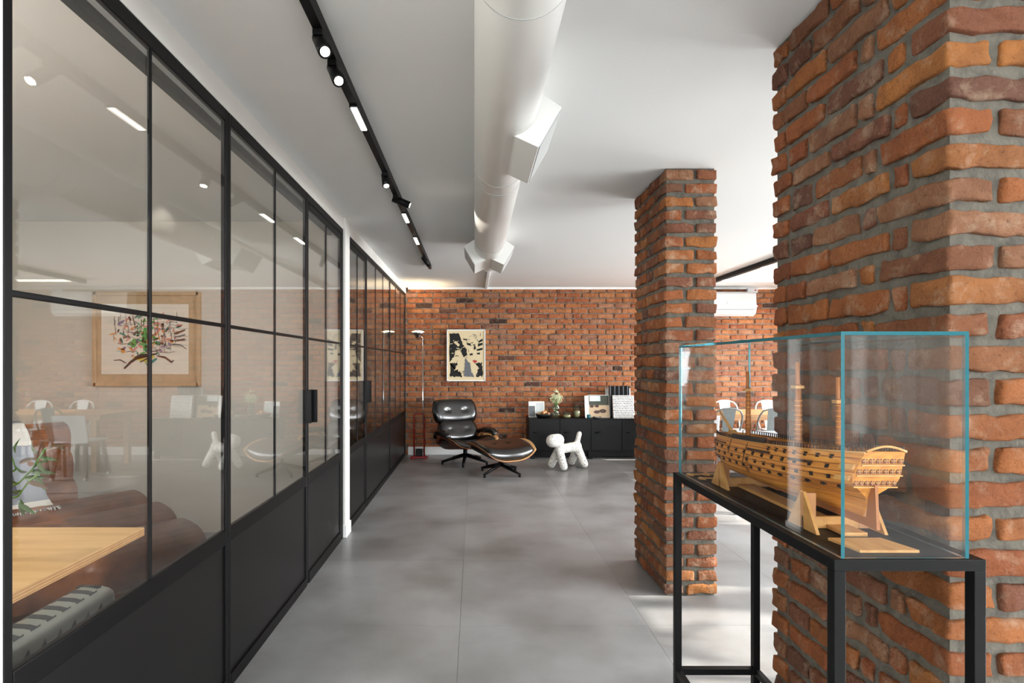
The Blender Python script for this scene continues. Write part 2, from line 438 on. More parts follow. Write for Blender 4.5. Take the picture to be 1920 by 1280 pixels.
# ---- left side: near jamb, bulkhead over the partition, white stub between the two glazed runs, office rooms behind
struct(MB().box(-1.19, XL, YF, 1.238, 0, H).build('wall_left', 'paint_white'), 'white wall end at the left edge of the picture')
struct(MB().box(-1.19, XL - 0.001, 1.238, YB, 2.502, H).build('trim_2', 'paint_white'), 'white strip between the partition and the ceiling')
tj = MB().box(-1.19, -1.047, 4.462, 4.615, 0, H)
struct(tj.build('trim_3', 'paint_white', bevel=0.004), 'white wall end between the two glazed runs')
struct(MB().box(-1.19, -1.036, 4.452, 4.622, 0, 0.10).build('baseboard_left', 'trim_white', bevel=0.004), 'small white baseboard on the wall end')
struct(MB().box(-4.3, -1.19, 4.60, 4.68, 0, H).build('wall_office_end', 'office_paint'), 'plain beige wall inside the glazed office')
struct(MB().box(-4.4, -4.3, YF, YB, 0, H).build('wall_office_side', 'office_paint'), 'beige side wall of the offices')

# ---- brick pillars
def pillar(name, label, x0, x1, y0, y1, left_pat, front_pat, seed, res):
    rnd = random.Random(seed)
    t_ = thing(name, ((x0 + x1) / 2, (y0 + y1) / 2, 0), label, 'pillar')
    ins = 0.013
    MB().box(x0 + ins, x1 - ins, y0 + ins, y1 - ins, 0, H).build('mortar_core', 'mortar', t_)
    jt = 0.020; dp = 0.05; sd_ = seed * 1000
    def put(ax0, ax1, ay0, ay1, z, hz, fine):
        nonlocal sd_; sd_ += 1
        hx, hy = (ax1 - ax0) / 2, (ay1 - ay0) / 2
        nn = (max(1, round(hx * 2 / res)), max(1, round(hy * 2 / res)), max(1, round(hz * 2 / res)))
        me = brick_mesh('brick', hx, hy, hz, sd_ * 0.37, 'brick_clay', 0.0085, 0.0095, nn)
        o = bpy.data.objects.new('brick', me); COL.objects.link(o); o.parent = t_
        o.location = Vector(((ax0 + ax1) / 2, (ay0 + ay1) / 2, z)) - t_.location
        o.rotation_euler = (R(rnd.uniform(-.8, .8)), R(rnd.uniform(-.8, .8)), R(rnd.uniform(-.5, .5)))
    for c in range(NC):
        z = (c + 0.5) * CH; k = c % 2
        hz = CH / 2 - jt / 2 - rnd.uniform(-.001, .003)
        lp = [l + rnd.uniform(-.008, .008) for l in left_pat[k]]; fp = [l + rnd.uniform(-.006, .006) for l in front_pat[k]]
        pr = rnd.uniform(-.003, .003)
        put(x0 + pr, x0 + fp[0], y0 + rnd.uniform(-.003, .003), y0 + lp[0], z, hz, True)       # corner brick
        y = y0 + lp[0] + jt
        for n_, l in enumerate(lp[1:]):
            e = min(y + l, y1)
            if n_ == len(lp) - 2: e = y1
            if e - y > 0.03: put(x0 + rnd.uniform(-.004, .004), x0 + dp, y, e, z, hz, True)
            y = e + jt
        x = x0 + fp[0] + jt
        for n_, l in enumerate(fp[1:]):
            e = min(x + l, x1)
            if n_ == len(fp) - 2: e = x1
            if e - x > 0.03: put(x, e, y0 + rnd.uniform(-.004, .004), y0 + dp, z, hz, True)
            x = e + jt
            if e >= x1 - 0.03: break
    return t_
pillar('brick_pillar', 'broad brick pillar right behind the glass ship case', 1.13, 1.76, 1.308, 2.085,
       ([.232, .048, .222, .112, .12], [.122, .046, .235, .205, .11]), ([.105, .235, .235, .1], [.235, .235, .13]), 3, 0.028)
pillar('brick_pillar', 'slim brick pillar standing alone in the middle of the room', 1.158, 1.474, 3.335, 3.975,
       ([.228, .118, .112, .13], [.112, .21, .118, .15]), ([.108, .19], [.172, .125]), 5, 0.045)

# ---- steel and glass partition, black
FX0, FX1 = XL - 0.024, XL                      # frame depth
ZT = 2.50; ZR0, ZR1 = 0.635, 0.70; ZM = 1.573
def bars(t_, items, name, m='black_metal', bev=0.003):
    for (y0, y1, z0, z1, x0, x1) in items: MB().box(x0, x1, y0, y1, z0, z1).build(name, m, t_, bevel=bev)
def bay(t_, y0, y1, mull, zt, zb=0.055, top=0.05, mid=True):
    """one glazed bay between posts: head rail, sill rail, transom, glazing bars, panes, lower panel"""
    bars(t_, [(y0, y1, zt - top, zt, FX0, FX1)], 'head_rail')
    bars(t_, [(y0, y1, ZR0, ZR1, FX0, FX1)], 'sill_rail')
    bars(t_, [(y0, y1, 0, zb, FX0 - .004, FX1 + .002)], 'bottom_rail')
    MB().box(FX0 + 0.004, FX1 - 0.010, y0, y1, zb, ZR0).build('panel', 'black_panel', t_)
    edges = [y0] + mull + [y1]
    for m_ in mull: bars(t_, [(m_ - .006, m_ + .006, ZR1, zt - top, FX0 + .010, FX1 - .002)], 'glazing_bar')
    bars(t_, [(y0, y1, ZM - .008, ZM + .008, FX0 + .011, FX1 - .003)], 'transom')
    for a, b in zip(edges[:-1], edges[1:]):
        a2 = a + (0.006 if a != y0 else 0); b2 = b - (0.006 if b != y1 else 0)
        for z0, z1 in ((ZR1, ZM - .008), (ZM + .008, zt - top)):
            MB().box(XL - 0.011, XL - 0.005, a2, b2, z0, z1).build('pane', 'pane_glass', t_)
gp = thing('glass_partition', (XL - .025, 2.35, 0), 'long black steel and glass partition in front of the beige office', 'partition', 'black glazed partitions')
bars(gp, [(1.240, 1.266, 0, ZT, FX0, FX1), (2.352, 2.374, 0, ZT, FX0, FX1), (2.378, 2.400, 0, ZT, FX0, FX1), (3.475, 3.500, 0, ZT, FX0, FX1)], 'post')
bay(gp, 1.266, 2.352, [1.811], ZT); bay(gp, 2.400, 3.475, [2.945], ZT)
bars(gp, [(3.500, 4.452, 2.452, ZT, FX0, FX1), (4.405, 4.452, 0, 2.452, FX0, FX1)], 'door_frame')
bars(gp, [(1.24, 4.44, 2.448, 2.490, -1.185, -1.150)], 'inner_rail')
def door(name, y0, y1, mull, lab, hy):
    d = thing(name, (XL - .025, (y0 + y1) / 2, 0), None, None); struct(d, lab)
    bars(d, [(y0, y0 + .030, 0.012, 2.446, FX0, FX1 - .003), (y1 - .030, y1, 0.012, 2.446, FX0, FX1 - .003)], 'stile')
    bay(d, y0 + .030, y1 - .030, mull, 2.446, 0.07, 0.042)
    for k, yy in enumerate(hy):
        h = MB().box(XL - .002, XL + .052, yy - .006, yy + .006, 1.035, 1.245).box(XL - .002, XL + .01, yy - .014, yy + .014, 1.035, 1.245)
        h.build('handle', 'black_gloss', d, label='tall black pull handle')
door('door_1', 3.504, 4.400, [3.955], 'black glazed door into the beige office', (3.535,))
hp = MB().box(XL - .002, XL + .030, 3.47, 3.486, 1.035, 1.245); hp.build('handle', 'black_gloss', gp, label='black pull on the fixed post')
gq = thing('glass_partition', (XL - .025, 7.0, 0), 'dark mirror-like glazed partition running back to the brick wall', 'partition', 'black glazed partitions')
bars(gq, [(4.623, 4.652, 0, ZT, FX0, FX1), (5.40, 5.44, 0, ZT, FX0, FX1), (6.91, 6.955, 0, ZT, FX0, FX1), (8.43, 8.49, 0, ZT, FX0, FX1)], 'post')
bars(gq, [(4.652, 5.40, 2.452, ZT, FX0, FX1)], 'door_frame')
bay(gq, 5.44, 6.91, [5.935, 6.415], ZT); bay(gq, 6.955, 8.43, [7.45, 7.93], ZT)
door('door_2', 4.658, 5.396, [5.01], 'black glazed door into the dark far office', (5.35,))
hp = MB().box(XL - .002, XL + .045, 5.425, 5.437, 1.035, 1.245); hp.build('handle', 'black_gloss', gq, label='black pull beside the far door')

# ---- ventilation duct under the ceiling
RC, ZC = 0.13, 2.455
vd = thing('ventilation_duct', (RC, 2.0, ZC), 'round white ventilation duct running along the ceiling', 'duct')
def pipe(y0, y1, r=RC):
    m = MB(); m.tube([(RC, y0, ZC), (RC, y1, ZC)], r, 48); return m
p_ = pipe(-3.5, 5.46); p_.build('pipe', 'duct_white', vd)
for y in (1.46, 2.85, 2.99, 4.55, 5.44): pipe(y, y + 0.003, RC + 0.0012).build('seam', 'duct_inner', vd)
for y in (0.2, 2.2, 3.9, 5.2): MB().tube([(RC, y, ZC + RC - .01), (RC, y, H)], 0.006, 8).build('hanger', 'chrome', vd)
def diffuser(y0, y1, sgn):
    """rectangular outlet box pointing down and sideways"""
    s = lambda p: Vector((RC + sgn * (p[0] - RC), 0, EYE + p[1]))
    A, B, C, D_ = s((.258, .873)), s((.352, 1.035)), s((.235, 1.115)), s((.145, .925))
    t_ = MB(); base = [Vector((q.x, y0, q.z)) for q in (A, B, C, D_)]
    if sgn < 0: base = base[::-1]
    t_.prism(base, (0, y1 - y0, 0))
    d = t_.build('diffuser', 'duct_white', vd, bevel=0.002)
    n = (B - A).normalized(); out = Vector((n.z, 0, -n.x)) * sgn
    c = (A + B) / 2 + Vector((0, (y0 + y1) / 2, 0)) + out * 0.002
    g = MB().obox(c, n * ((B - A).length / 2 - .008), Vector((0, (y1 - y0) / 2 - .008, 0)), out * 0.002)
    g.build('outlet_grille', 'duct_inner', d)
diffuser(2.215, 2.665, 1); diffuser(4.84, 5.32, 1); diffuser(4.84, 5.32, -1); diffuser(0.2, 0.65, -1)
tb = MB().box(0.16, 0.20, 5.48, YB - 0.06, H - 0.03, H + .001)  # raised strip in ceiling paint, running back from the duct end
struct(tb.build('trim_4', 'ceiling_paint', bevel=0.005), 'narrow raised white strip on the ceiling behind the duct')

# ---- track lights
tr = thing('track_rail', (-.534, 3.2, H), 'long black lighting track on the ceiling over the walkway', 'light track')
MB().box(-.551, -.517, -1.0, 6.62, 2.55, H).build('rail', 'black_metal', tr, bevel=0.002)
def spot(y, d, L_=0.10, label='', on=True, power=0):
    p0 = Vector((-.534, y, 2.548)); d = Vector(d).normalized()
    t_ = thing('spotlight', p0, label, 'spotlight', 'black track spotlights')
    MB().box(-.551, -.517, y - .035, y + .035, 2.530, 2.550).build('adapter', 'black_metal', t_, bevel=.002)
    a = p0 + Vector((0, 0, -.02)); q = a + d * L_
    MB().tube([a - d * .022, q - d * .001, q], [.024, .024, .021], 20).build('head', 'black_metal', t_)
    MB().tube([q - d * .002, q + d * .0015], .016, 16).build('lens', 'spot_lens' if on else 'black_gloss', t_, label='lit round lens' if on else None)
    if power:
        l = bpy.data.lights.new('spot_lamp', 'SPOT'); l.energy = power; l.spot_size = R(48); l.spot_blend = 0.6; l.color = (1, .9, .78); l.shadow_soft_size = .02
        o = bpy.data.objects.new('spot_lamp', l); COL.objects.link(o); o.parent = t_
        o.location = (q + d * .02) - t_.location; o.rotation_euler = d.to_track_quat('-Z', 'Y').to_euler()
spot(1.90, (.35, -.62, -.75), .10, 'lit black spotlight nearest the viewer on the ceiling track')
spot(2.09, (.34, -.62, -.75), .10, 'lit black spotlight just ahead of the nearest lit lamp strip')
spot(3.30, (.15, -.35, -.95), .06, 'short lit spotlight midway along the ceiling track')
spot(3.74, (.90, .10, -.35), .10, 'black spotlight turned sideways across the ceiling track', on=True, power=18)
spot(5.85, (.45, .70, -.60), .10, 'small black spotlight at the far end of the ceiling track', on=True, power=40)
for y0, y1, lab in ((2.43, 2.66, 'nearest and longest-looking lit lamp strip in the ceiling track'), (4.15, 4.40, 'lit lamp strip just past the sideways spotlight'), (4.93, 5.20, 'farthest lit lamp strip in the ceiling track')):
    t_ = thing('lamp_strip', (-.534, (y0 + y1) / 2, 2.55), lab, 'lamp', 'lamp strips in the track')
    MB().box(-.5515, -.5165, y0 - .012, y1 + .012, 2.543, 2.551).build('housing', 'black_metal', t_)
    MB().box(-.548, -.520, y0, y1, 2.538, 2.545).build('diffuser', 'lamp_white', t_, bevel=.002)
rt = thing('track_rail', (3.36, 6.5, H), 'black lighting track near the wall-mounted air conditioner', 'light track')
MB().box(3.33, 3.385, 3.0, 7.75, 2.545, H).build('rail', 'black_metal', rt, bevel=0.002)
for y, lab in ((7.52, 'glowing bar lamp above the white air conditioner'), (6.50, 'glowing bar lamp nearer than the one above the air conditioner'), (5.2, 'glowing bar lamp over the white shell chairs')):
    t_ = thing('bar_lamp', (4.0, y, 2.55), lab, 'lamp', 'glowing bar lamps')
    MB().box(3.39, 4.62, y - .03, y + .03, 2.562, H).build('housing', 'steel_white', t_, bevel=.003)
    MB().box(3.395, 4.615, y - .026, y + .026, 2.538, 2.563).build('diffuser', 'lamp_white', t_, bevel=.004)
# ================================================================== SHIP, CASE AND STAND
TX0, TX1, TY0, TY1, TZ = 0.772, 1.098, 1.178, 2.135, 0.990
st = thing('display_stand', ((TX0 + TX1) / 2, (TY0 + TY1) / 2, 0), 'slender black steel stand carrying the glass ship case', 'stand')
tk = 0.025
MB().box(TX0, TX1, TY0, TY0 + tk, TZ - tk, TZ).build('top_rail', 'black_metal', st, bevel=.0015)
MB().box(TX0, TX1, TY1 - tk, TY1, TZ - tk, TZ).build('top_rail', 'black_metal', st, bevel=.0015)
for x in (TX0, TX1 - tk): MB().box(x, x + tk, TY0 + tk, TY1 - tk, TZ - tk, TZ).build('top_rail', 'black_metal', st, bevel=.0015)
for x in (TX0, TX1 - tk):
    for y in (TY0, TY1 - tk): MB().box(x, x + tk, y, y + tk, 0, TZ - tk).build('leg', 'black_metal', st, bevel=.0015)
    MB().box(x + .002, x + tk - .002, TY0 + tk, TY1 - tk, .215, .237).build('stretcher', 'black_metal', st)
MB().box(TX0 + tk, TX1 - tk, TY1 - tk, TY1, .215, .237).build('stretcher', 'black_metal', st)
MB().box(TX0 + tk, TX1 - tk, TY0 + tk, TY1 - tk, TZ - .012, TZ - .001).build('top_panel', 'black_metal', st)

CX0, CX1, CY0, CY1, CZ0, CZ1 = 0.790, 1.066, 1.184, 2.122, TZ + .0005, 1.480
gc = thing('glass_case', ((CX0 + CX1) / 2, (CY0 + CY1) / 2, CZ0), 'clear glass display case with teal edges over the ship model', 'display case')
g_ = 0.008
def pane(x0, x1, y0, y1, z0, z1):
    """clear sheet: large faces glass, narrow edges green-blue"""
    m = MB(); m.box(x0, x1, y0, y1, z0, z1)
    d = (x1 - x0, y1 - y0, z1 - z0); ax = d.index(min(d))
    fax = [2, 2, 1, 0, 1, 0]
    m.fm = [0 if a == ax else 1 for a in fax]
    m.build('glass_pane', ['case_glass', 'glass_edge'], gc)
pane(CX0, CX0 + g_, CY0, CY1, CZ0, CZ1 - g_); pane(CX1 - g_, CX1, CY0, CY1, CZ0, CZ1 - g_)
pane(CX0 + g_, CX1 - g_, CY0, CY0 + g_, CZ0, CZ1 - g_); pane(CX0 + g_, CX1 - g_, CY1 - g_, CY1, CZ0, CZ1 - g_)
pane(CX0, CX1, CY0, CY1, CZ1 - g_, CZ1)

SX = 0.928; ZK = 1.040
sh = thing('ship_model', (SX, 1.65, TZ), 'wooden model of an old three-masted warship with rows of gun ports', 'ship model')
def zdeck(t): return 1.212 - .088 * t + .036 * t * t
def hull_pt(s, t, side=-1):
    ys = 1.315 - .075 * s; yb = 1.965 + .06 * s
    y = ys + (yb - ys) * t
    if t < .34: b = .056 + .045 * math.sin(t / .34 * math.pi / 2) ** .9
    elif t < .66: b = .101
    else: b = .101 * max(0.0, 1 - ((t - .66) / .34) ** 3.2) ** .5
    pr = math.sin(math.pi / 2 * min(1, s / .48)) ** .5 if s < .48 else 1 - .2 * ((s - .48) / .52) ** 1.5
    lo = .08 + .92 * sstep(0, .5, t); lo *= 1 - .12 * sstep(.72, 1, t)
    mult = lo + (1 - lo) * sstep(.25, .62, s)
    return Vector((SX + side * b * pr * mult, y, ZK + (zdeck(t) - ZK) * s))
m = MB(); m.smooth = True
for side in (-1, 1):
    b = len(m.v); NU, NV = 56, 18
    for i in range(NU + 1):
        for j in range(NV + 1): m.v.append(hull_pt(j / NV, i / NU, side))
    for i in range(NU):
        for j in range(NV):
            q = [b+i*(NV+1)+j, b+(i+1)*(NV+1)+j, b+(i+1)*(NV+1)+j+1, b+i*(NV+1)+j+1]
            m.face(q if side > 0 else q[::-1])
m.smooth = False
b = len(m.v)                                                     # transom
for j in range(NV + 1): m.v += [hull_pt(j / NV, 0, -1), hull_pt(j / NV, 0, 1)]
for j in range(NV): m.face([b + 2*j, b + 2*j + 1, b + 2*j + 3, b + 2*j + 2])
hull = m.build('hull', 'ship_wood', sh)
dk = MB()
dk.grid(lambda u, v: hull_pt(.90, .02 + .94 * u, -1).lerp(hull_pt(.90, .02 + .94 * u, 1), v), 30, 2)
dk.build('deck', 'ship_deck', sh)
for s_ in (.30, .40, .505, .62, .70, .80, .90, .985):                 # wales and planking strakes
    for side in (-1,):
        pts = [hull_pt(s_, k / 40, side) + Vector((side * .0006, 0, 0)) for k in range(40)]
        MB().tube(pts, .0016 if s_ not in (.505, .985) else .0026, 5).build('wale', 'ship_light' if s_ > .9 else 'mast_wood', sh)
def on_hull(s, t):
    p = hull_pt(s, t); e = hull_pt(s, t + .01) - hull_pt(s, t - .01 if t > .01 else t); f = hull_pt(s + .02, t) - hull_pt(s - .02, t)
    e.normalize(); f.normalize(); n = f.cross(e).normalized()
    if n.x > 0: n = -n
    return p, e, f, n
pm = None
for s_, n_, t0, t1 in ((.46, 15, .06, .95), (.60, 14, .08, .95), (.75, 13, .10, .93), (.90, 7, .10, .42)):
    for k in range(n_):
        t = t0 + (t1 - t0) * k / (n_ - 1); p, e, f, n = on_hull(s_, t)
        q = MB(); q.obox((0,0,0), e * .0048, f * .0052, n * .0016)
        q.obox(f * .0052 + n * .0035, e * .0046, f * .0007, n * .0035); q.tube([n * .001 - f * .001, n * .006 - f * .001], .0017, 6)
        o = q.build('gun_port', 'port_black', None, world=False); o.parent = sh; o.location = p - sh.location
# dark hammock netting, dark strips painted for shaded gaps under the channels, ladder, rigging lines on the side
def strip(name, s0, s1, t0, t1, out, m_, n_=14):
    q = MB(); pts = []
    for k in range(n_ + 1):
        t = t0 + (t1 - t0) * k / n_; a, e, f, n = on_hull((s0 + s1) / 2, t); h = (hull_pt(s1, t) - hull_pt(s0, t)) / 2
        pts.append((a - h, a + h, a + h + n * out, a - h + n * out))
    b = len(q.v)
    for r_ in pts: q.v += list(r_)
    for k in range(n_):
        for c in range(4): d = (c + 1) % 4; q.face([b+4*k+c, b+4*k+d, b+4*(k+1)+d, b+4*(k+1)+c])
    q.face([b, b+1, b+2, b+3]); q.face([b+4*n_+i for i in (3, 2, 1, 0)])
    return q.build(name, m_, sh)
strip('hammock_netting', .99, 1.10, .46, .72, .004, 'port_black')
strip('channel_gap', .80, .845, .40, .56, .006, 'ship_dark'); strip('channel_gap', .76, .80, .16, .27, .006, 'ship_dark'); strip('channel_gap', .83, .86, .76, .93, .005, 'ship_dark')
for k in range(11):
    p, e, f, n = on_hull(.30 + .04 * k, .545); MB().obox(p + n * .001, e * .008, f * .0007, n * .0012).build('ladder_rung', 'ship_dark', sh)
for t, s0, s1 in ((.72, .62, .97), (.58, .45, .95)):
    MB().tube([hull_pt(s0 + (s1 - s0) * k / 6, t) + Vector((-.001, 0, 0)) for k in range(7)], .0014, 5).build('fender', 'ship_dark', sh)
rl = MB()
for side in (-1, 1):
    for k in range(66):
        t = .01 + .95 * k / 65; p = hull_pt(1, t, side); rl.box(p.x - .0012, p.x + .0012, p.y - .0012, p.y + .0012, p.z - .004, p.z + .010)
    rl.tube([hull_pt(1, .01 + .95 * k / 30, side) + Vector((0, 0, .010)) for k in range(31)], .0013, 4)
rl.build('railing', 'ship_dark', sh)
# stern gallery
for r_, (s_, n_) in enumerate(((.55, 8), (.72, 7), (.87, 6))):
    a, c = hull_pt(s_, 0, -1), hull_pt(s_, 0, 1)
    for k in range(n_):
        p = a.lerp(c, (k + .5) / n_); w_ = (c - a).length / n_ * .36
        q = MB(); q.box(-w_, w_, -.002, .0005, -.006, .006); o = q.build('stern_window', 'ship_deck', None, world=False); o.parent = sh; o.location = p - sh.location
        fr = MB(); fr.box(-w_ * .12, w_ * .12, -.003, -.001, -.006, .006); fr.box(-w_, w_, -.003, -.001, -.0008, .0008); fo = fr.build('glazing_bar', 'ship_light', None, world=False); fo.parent = o
    MB().bar(a + Vector((0, -.002, -.010)), c + Vector((0, -.002, -.010)), .004, .003).build('stern_moulding', 'ship_light', sh)
a, c = hull_pt(1, 0, -1), hull_pt(1, 0, 1)
MB().tube([a.lerp(c, k / 12) + Vector((0, -.003, .012 * math.sin(math.pi * k / 12))) for k in range(13)], .003, 6).build('taffrail', 'ship_light', sh)
for k, (s_, t_) in enumerate(((.62, .03), (.78, .03))):
    p, e, f, n = on_hull(s_, t_); MB().obox(p + n * .003, e * .018, f * .007, n * .004).build('quarter_gallery', 'ship_light', sh)
MB().box(SX - .004, SX + .004, 1.262, 2.0, ZK - .012, ZK + .006).build('keel', 'mast_wood', sh)
MB().prism([Vector((SX - .0035, 1.262, ZK - .012)), Vector((SX - .0035, 1.30, ZK - .012)), Vector((SX - .0035, 1.285, ZK + .09)), Vector((SX - .0035, 1.268, ZK + .09))], (.007, 0, 0)).build('rudder', 'mast_wood', sh)
# head of the ship and bowsprit
bt = hull_pt(.93, 1.0, -1)
MB().tube([Vector((SX, bt.y - .01, bt.z - .02)), Vector((SX, bt.y + .025, bt.z - .012)), Vector((SX, bt.y + .045, bt.z + .004)), Vector((SX, bt.y + .052, bt.z + .022))], [.005, .004, .003, .0025], 8).build('figurehead_knee', 'mast_wood', sh)
for sx_ in (-1, 1):
    MB().tube([hull_pt(.95, .93, sx_), Vector((SX + sx_ * .012, bt.y + .02, bt.z - .002)), Vector((SX, bt.y + .045, bt.z + .008))], .0018, 6).build('head_rail', 'ship_light', sh)
MB().tube([Vector((SX, bt.y - .06, bt.z + .004)), Vector((SX, bt.y + .052, bt.z + .078))], [.0062, .0045], 10).build('bowsprit', 'ship_light', sh)
MB().box(SX - .010, SX + .010, bt.y - .055, bt.y - .035, bt.z - .01, bt.z + .022).build('bitts', 'ship_light', sh)
for (y, z1, r_, zc) in ((1.862, 1.385, .0088, 1.330), (1.574, 1.415, .0098, 1.352), (1.398, 1.376, .0080, 1.322)):
    mm = MB().tube([(SX, y, 1.10), (SX, y, zc)], [r_, r_ * .8], 14); mast = mm.build('mast', 'mast_wood', sh)
    MB().tube([(SX, y + .004, zc - .03), (SX, y + .004, z1)], r_ * .62, 12).build('topmast', 'mast_wood', mast)
    MB().box(SX - r_ * 1.5, SX + r_ * 1.1, y - r_ * 1.1, y + r_ * 1.3, zc - .012, zc - .004).build('mast_cap', 'ship_light', mast)
    for k in range(9):
        zz = 1.195 + k * .0135; MB().tube([(SX, y, zz), (SX, y, zz + .0025)], r_ * 1.06, 12).build('mast_band', 'ship_wood', mast)
# small fittings on deck
for (t, x, l_) in ((.66, .02, .035), (.62, -.02, .03), (.36, .0, .045)):
    p = hull_pt(.93, t, 1); MB().ball((SX + x, p.y, p.z + .006), .012, 10, 6, (.7, l_ / .012, .6)).build('ship_boat', 'mast_wood', sh)

# cradle, base plank and the parts laid out on the stand
cr = thing('ship_cradle', (SX, 1.65, TZ), 'pale wooden cradle of upright gussets holding the ship hull', 'cradle')
MB().box(SX - .028, SX + .028, 1.335, 1.93, TZ, TZ + .010).build('base_plank', 'ship_light', cr, bevel=.001)
for y, k in ((1.41, 1.0), (1.885, .9)):
    u = MB().box(SX - .085, SX - .055, y - .006, y + .006, TZ, TZ + .090 * k); u.build('upright', 'birch_edge', cr)
    u = MB().box(SX + .055, SX + .085, y - .006, y + .006, TZ, TZ + .090 * k); u.build('upright', 'birch_edge', cr)
    for xx in (-.088, .080):
        for sg in (-1, 1):
            MB().prism([Vector((SX + xx, y + sg * .006, TZ)), Vector((SX + xx, y + sg * .062, TZ)), Vector((SX + xx, y + sg * .006, TZ + .094 * k))], (.008, 0, 0)).build('gusset', 'ship_light', cr)
    MB().box(SX - .085, SX + .085, y - .005, y + .005, TZ, TZ + .030).build('cross_piece', 'ship_light', cr)
MB().prism([Vector((SX - .07, 1.222, TZ)), Vector((SX + .062, 1.222, TZ)), Vector((SX + .040, 1.31, TZ)), Vector((SX - .085, 1.31, TZ))], (0, 0, .006)).build('base_board', 'ship_light', cr)
for k, (x, y, a_, lab) in enumerate(((.845, 2.065, 0, 'left wooden ship anchor lying at the far end of the stand'), (.905, 2.07, 5, 'right wooden ship anchor lying at the far end of the stand'), (.862, 1.995, -4, 'wooden ship anchor lying nearest to the cradle gusset'))):
    an = thing('anchor', (x, y, TZ), lab, 'anchor', 'loose wooden anchors', R(a_))
    MB().tube([(-.045, 0, .005), (.035, 0, .005)], .0028, 8).build('shank', 'ship_light', an, world=False)
    MB().tube([(-.028, -.022, .004), (-.042, -.010, .004), (-.046, 0, .004), (-.042, .010, .004), (-.028, .022, .004)], [.0015, .003, .0032, .003, .0015], 8).build('arms', 'ship_light', an, world=False)
    MB().obox((.03, 0, .006), (.003, 0, 0), (0, .024, 0), (0, 0, .003)).build('stock', 'ship_light', an, world=False)

# ================================================================== BACK OF THE ROOM
# ---- lounge chair and ottoman: shared curved-panel maker
def cup(mb, w_, l_, c_, t0, puff, M_, k=.62, n=14, tuft=None, dy=0.0, tw=0.0, ex=2.0):
    """curved rounded-rectangle panel: w along X, l along Y, sides rise with c*x^2; t0 thickness, puff swells the upper face"""
    def xy(u, v): return (w_/2*u*math.sqrt(max(0, 1 - k*v*v/2)), l_/2*v*math.sqrt(max(0, 1 - k*u*u/2)))
    def P(u, v, top):
        x, y = xy(u, v); z = c_ * abs(x) ** ex * (1 + tw * y / l_) + dy * y * y
        if top:
            e = (max(0, 1 - abs(u) ** 5) ** .5) * (max(0, 1 - abs(v) ** 5) ** .5); z += t0 + puff * e
            if tuft:
                for (a, b_) in tuft: d2 = ((x - a) ** 2 + (y - b_) ** 2) / .0007; z -= puff * .30 * math.exp(-d2)
        return M_ @ Vector((x, y, z))
    b = len(mb.v); N = n; mb.smooth = True
    for top in (0, 1):
        for i in range(N + 1):
            for j in range(N + 1): mb.v.append(P(-1 + 2*i/N, -1 + 2*j/N, top))
    q = (N + 1) ** 2
    for i in range(N):
        for j in range(N):
            a = b + i*(N+1) + j; mb.face([a, a+1, a+N+2, a+N+1]); mb.face([q+a, q+a+N+1, q+a+N+2, q+a+1])
    for i in range(N):
        for (a, c) in ((b+i*(N+1), b+(i+1)*(N+1)), (b+(i+1)*(N+1)+N, b+i*(N+1)+N), (b+i+1, b+i), (b+N*(N+1)+i, b+N*(N+1)+i+1)):
            mb.face([a, c, c+q, a+q])
    return mb
def star(t_, n, r_, a0, zc, zt, hub):
    for k in range(n):
        a = R(a0 + 360 * k / n); d = Vector((math.cos(a), math.sin(a), 0))
        lg = MB().tube([d * .02 + Vector((0, 0, zc)), d * r_ * .6 + Vector((0, 0, zc * .62)), d * r_ + Vector((0, 0, .035))], [.022, .018, .013], 8, flat=1.5)
        l_ = lg.build('base_leg', 'black_gloss', t_, world=False)
        MB().tube([d * (r_ - .012) + Vector((0, 0, 0)), d * (r_ - .012) + Vector((0, 0, .04))], .016, 10).build('glide', 'black_metal', l_, world=False)
    MB().tube([(0, 0, zc - .02), (0, 0, zt)], hub, 14).build('column', 'black_metal', t_, world=False)
def T(x, y, z, rx=0, ry=0, rz=0): return Matrix.Translation((x, y, z)) @ Matrix.Rotation(R(rz), 4, 'Z') @ Matrix.Rotation(R(rx), 4, 'X') @ Matrix.Rotation(R(ry), 4, 'Y')
lc = thing('lounge_chair', (-.13, 7.80, 0), 'black leather lounge chair with curved walnut shells and headrest', 'armchair', rz=R(30))
star(lc, 5, .34, 20, .115, .22, .03)
Ms = T(0, -.03, .205, -8)
s1 = cup(MB(), .78, .70, 6.4, .012, 0, Ms, tw=.7, ex=3.5, k=.4, n=20).build('seat_shell', 'plywood_dark', lc, world=False)
cup(MB(), .786, .706, 6.4, .003, 0, Ms @ Matrix.Translation((0, 0, .010)), tw=.7, ex=3.5, k=.4, n=20).build('shell_edge', 'plywood_edge', s1, world=False)
cup(MB(), .70, .66, 5.0, .03, .075, Ms @ Matrix.Translation((0, 0, .015)), ex=3.5, k=.4, n=20, tuft=[(-.13, 0), (.13, 0)]).build('seat_cushion', 'leather_black', lc, world=False)
Mb = T(0, .29, .415, 66)
s2 = cup(MB(), .70, .34, .55, .012, 0, Mb).build('back_shell', 'plywood_dark', lc, world=False)
cup(MB(), .64, .34, .6, .03, .07, Mb @ Matrix.Translation((0, 0, .012)), tuft=[(-.14, 0), (.14, 0)]).build('back_cushion', 'leather_black', lc, world=False)
Mh = T(0, .39, .70, 74)
cup(MB(), .70, .30, .40, .012, 0, Mh).build('head_shell', 'plywood_dark', lc, world=False)
cup(MB(), .72, .375, .40, .03, .08, Mh @ Matrix.Translation((0, 0, .012)), k=.5, n=20, tuft=[(-.14, .0), (.14, .0)]).build('headrest', 'leather_black', lc, world=False)
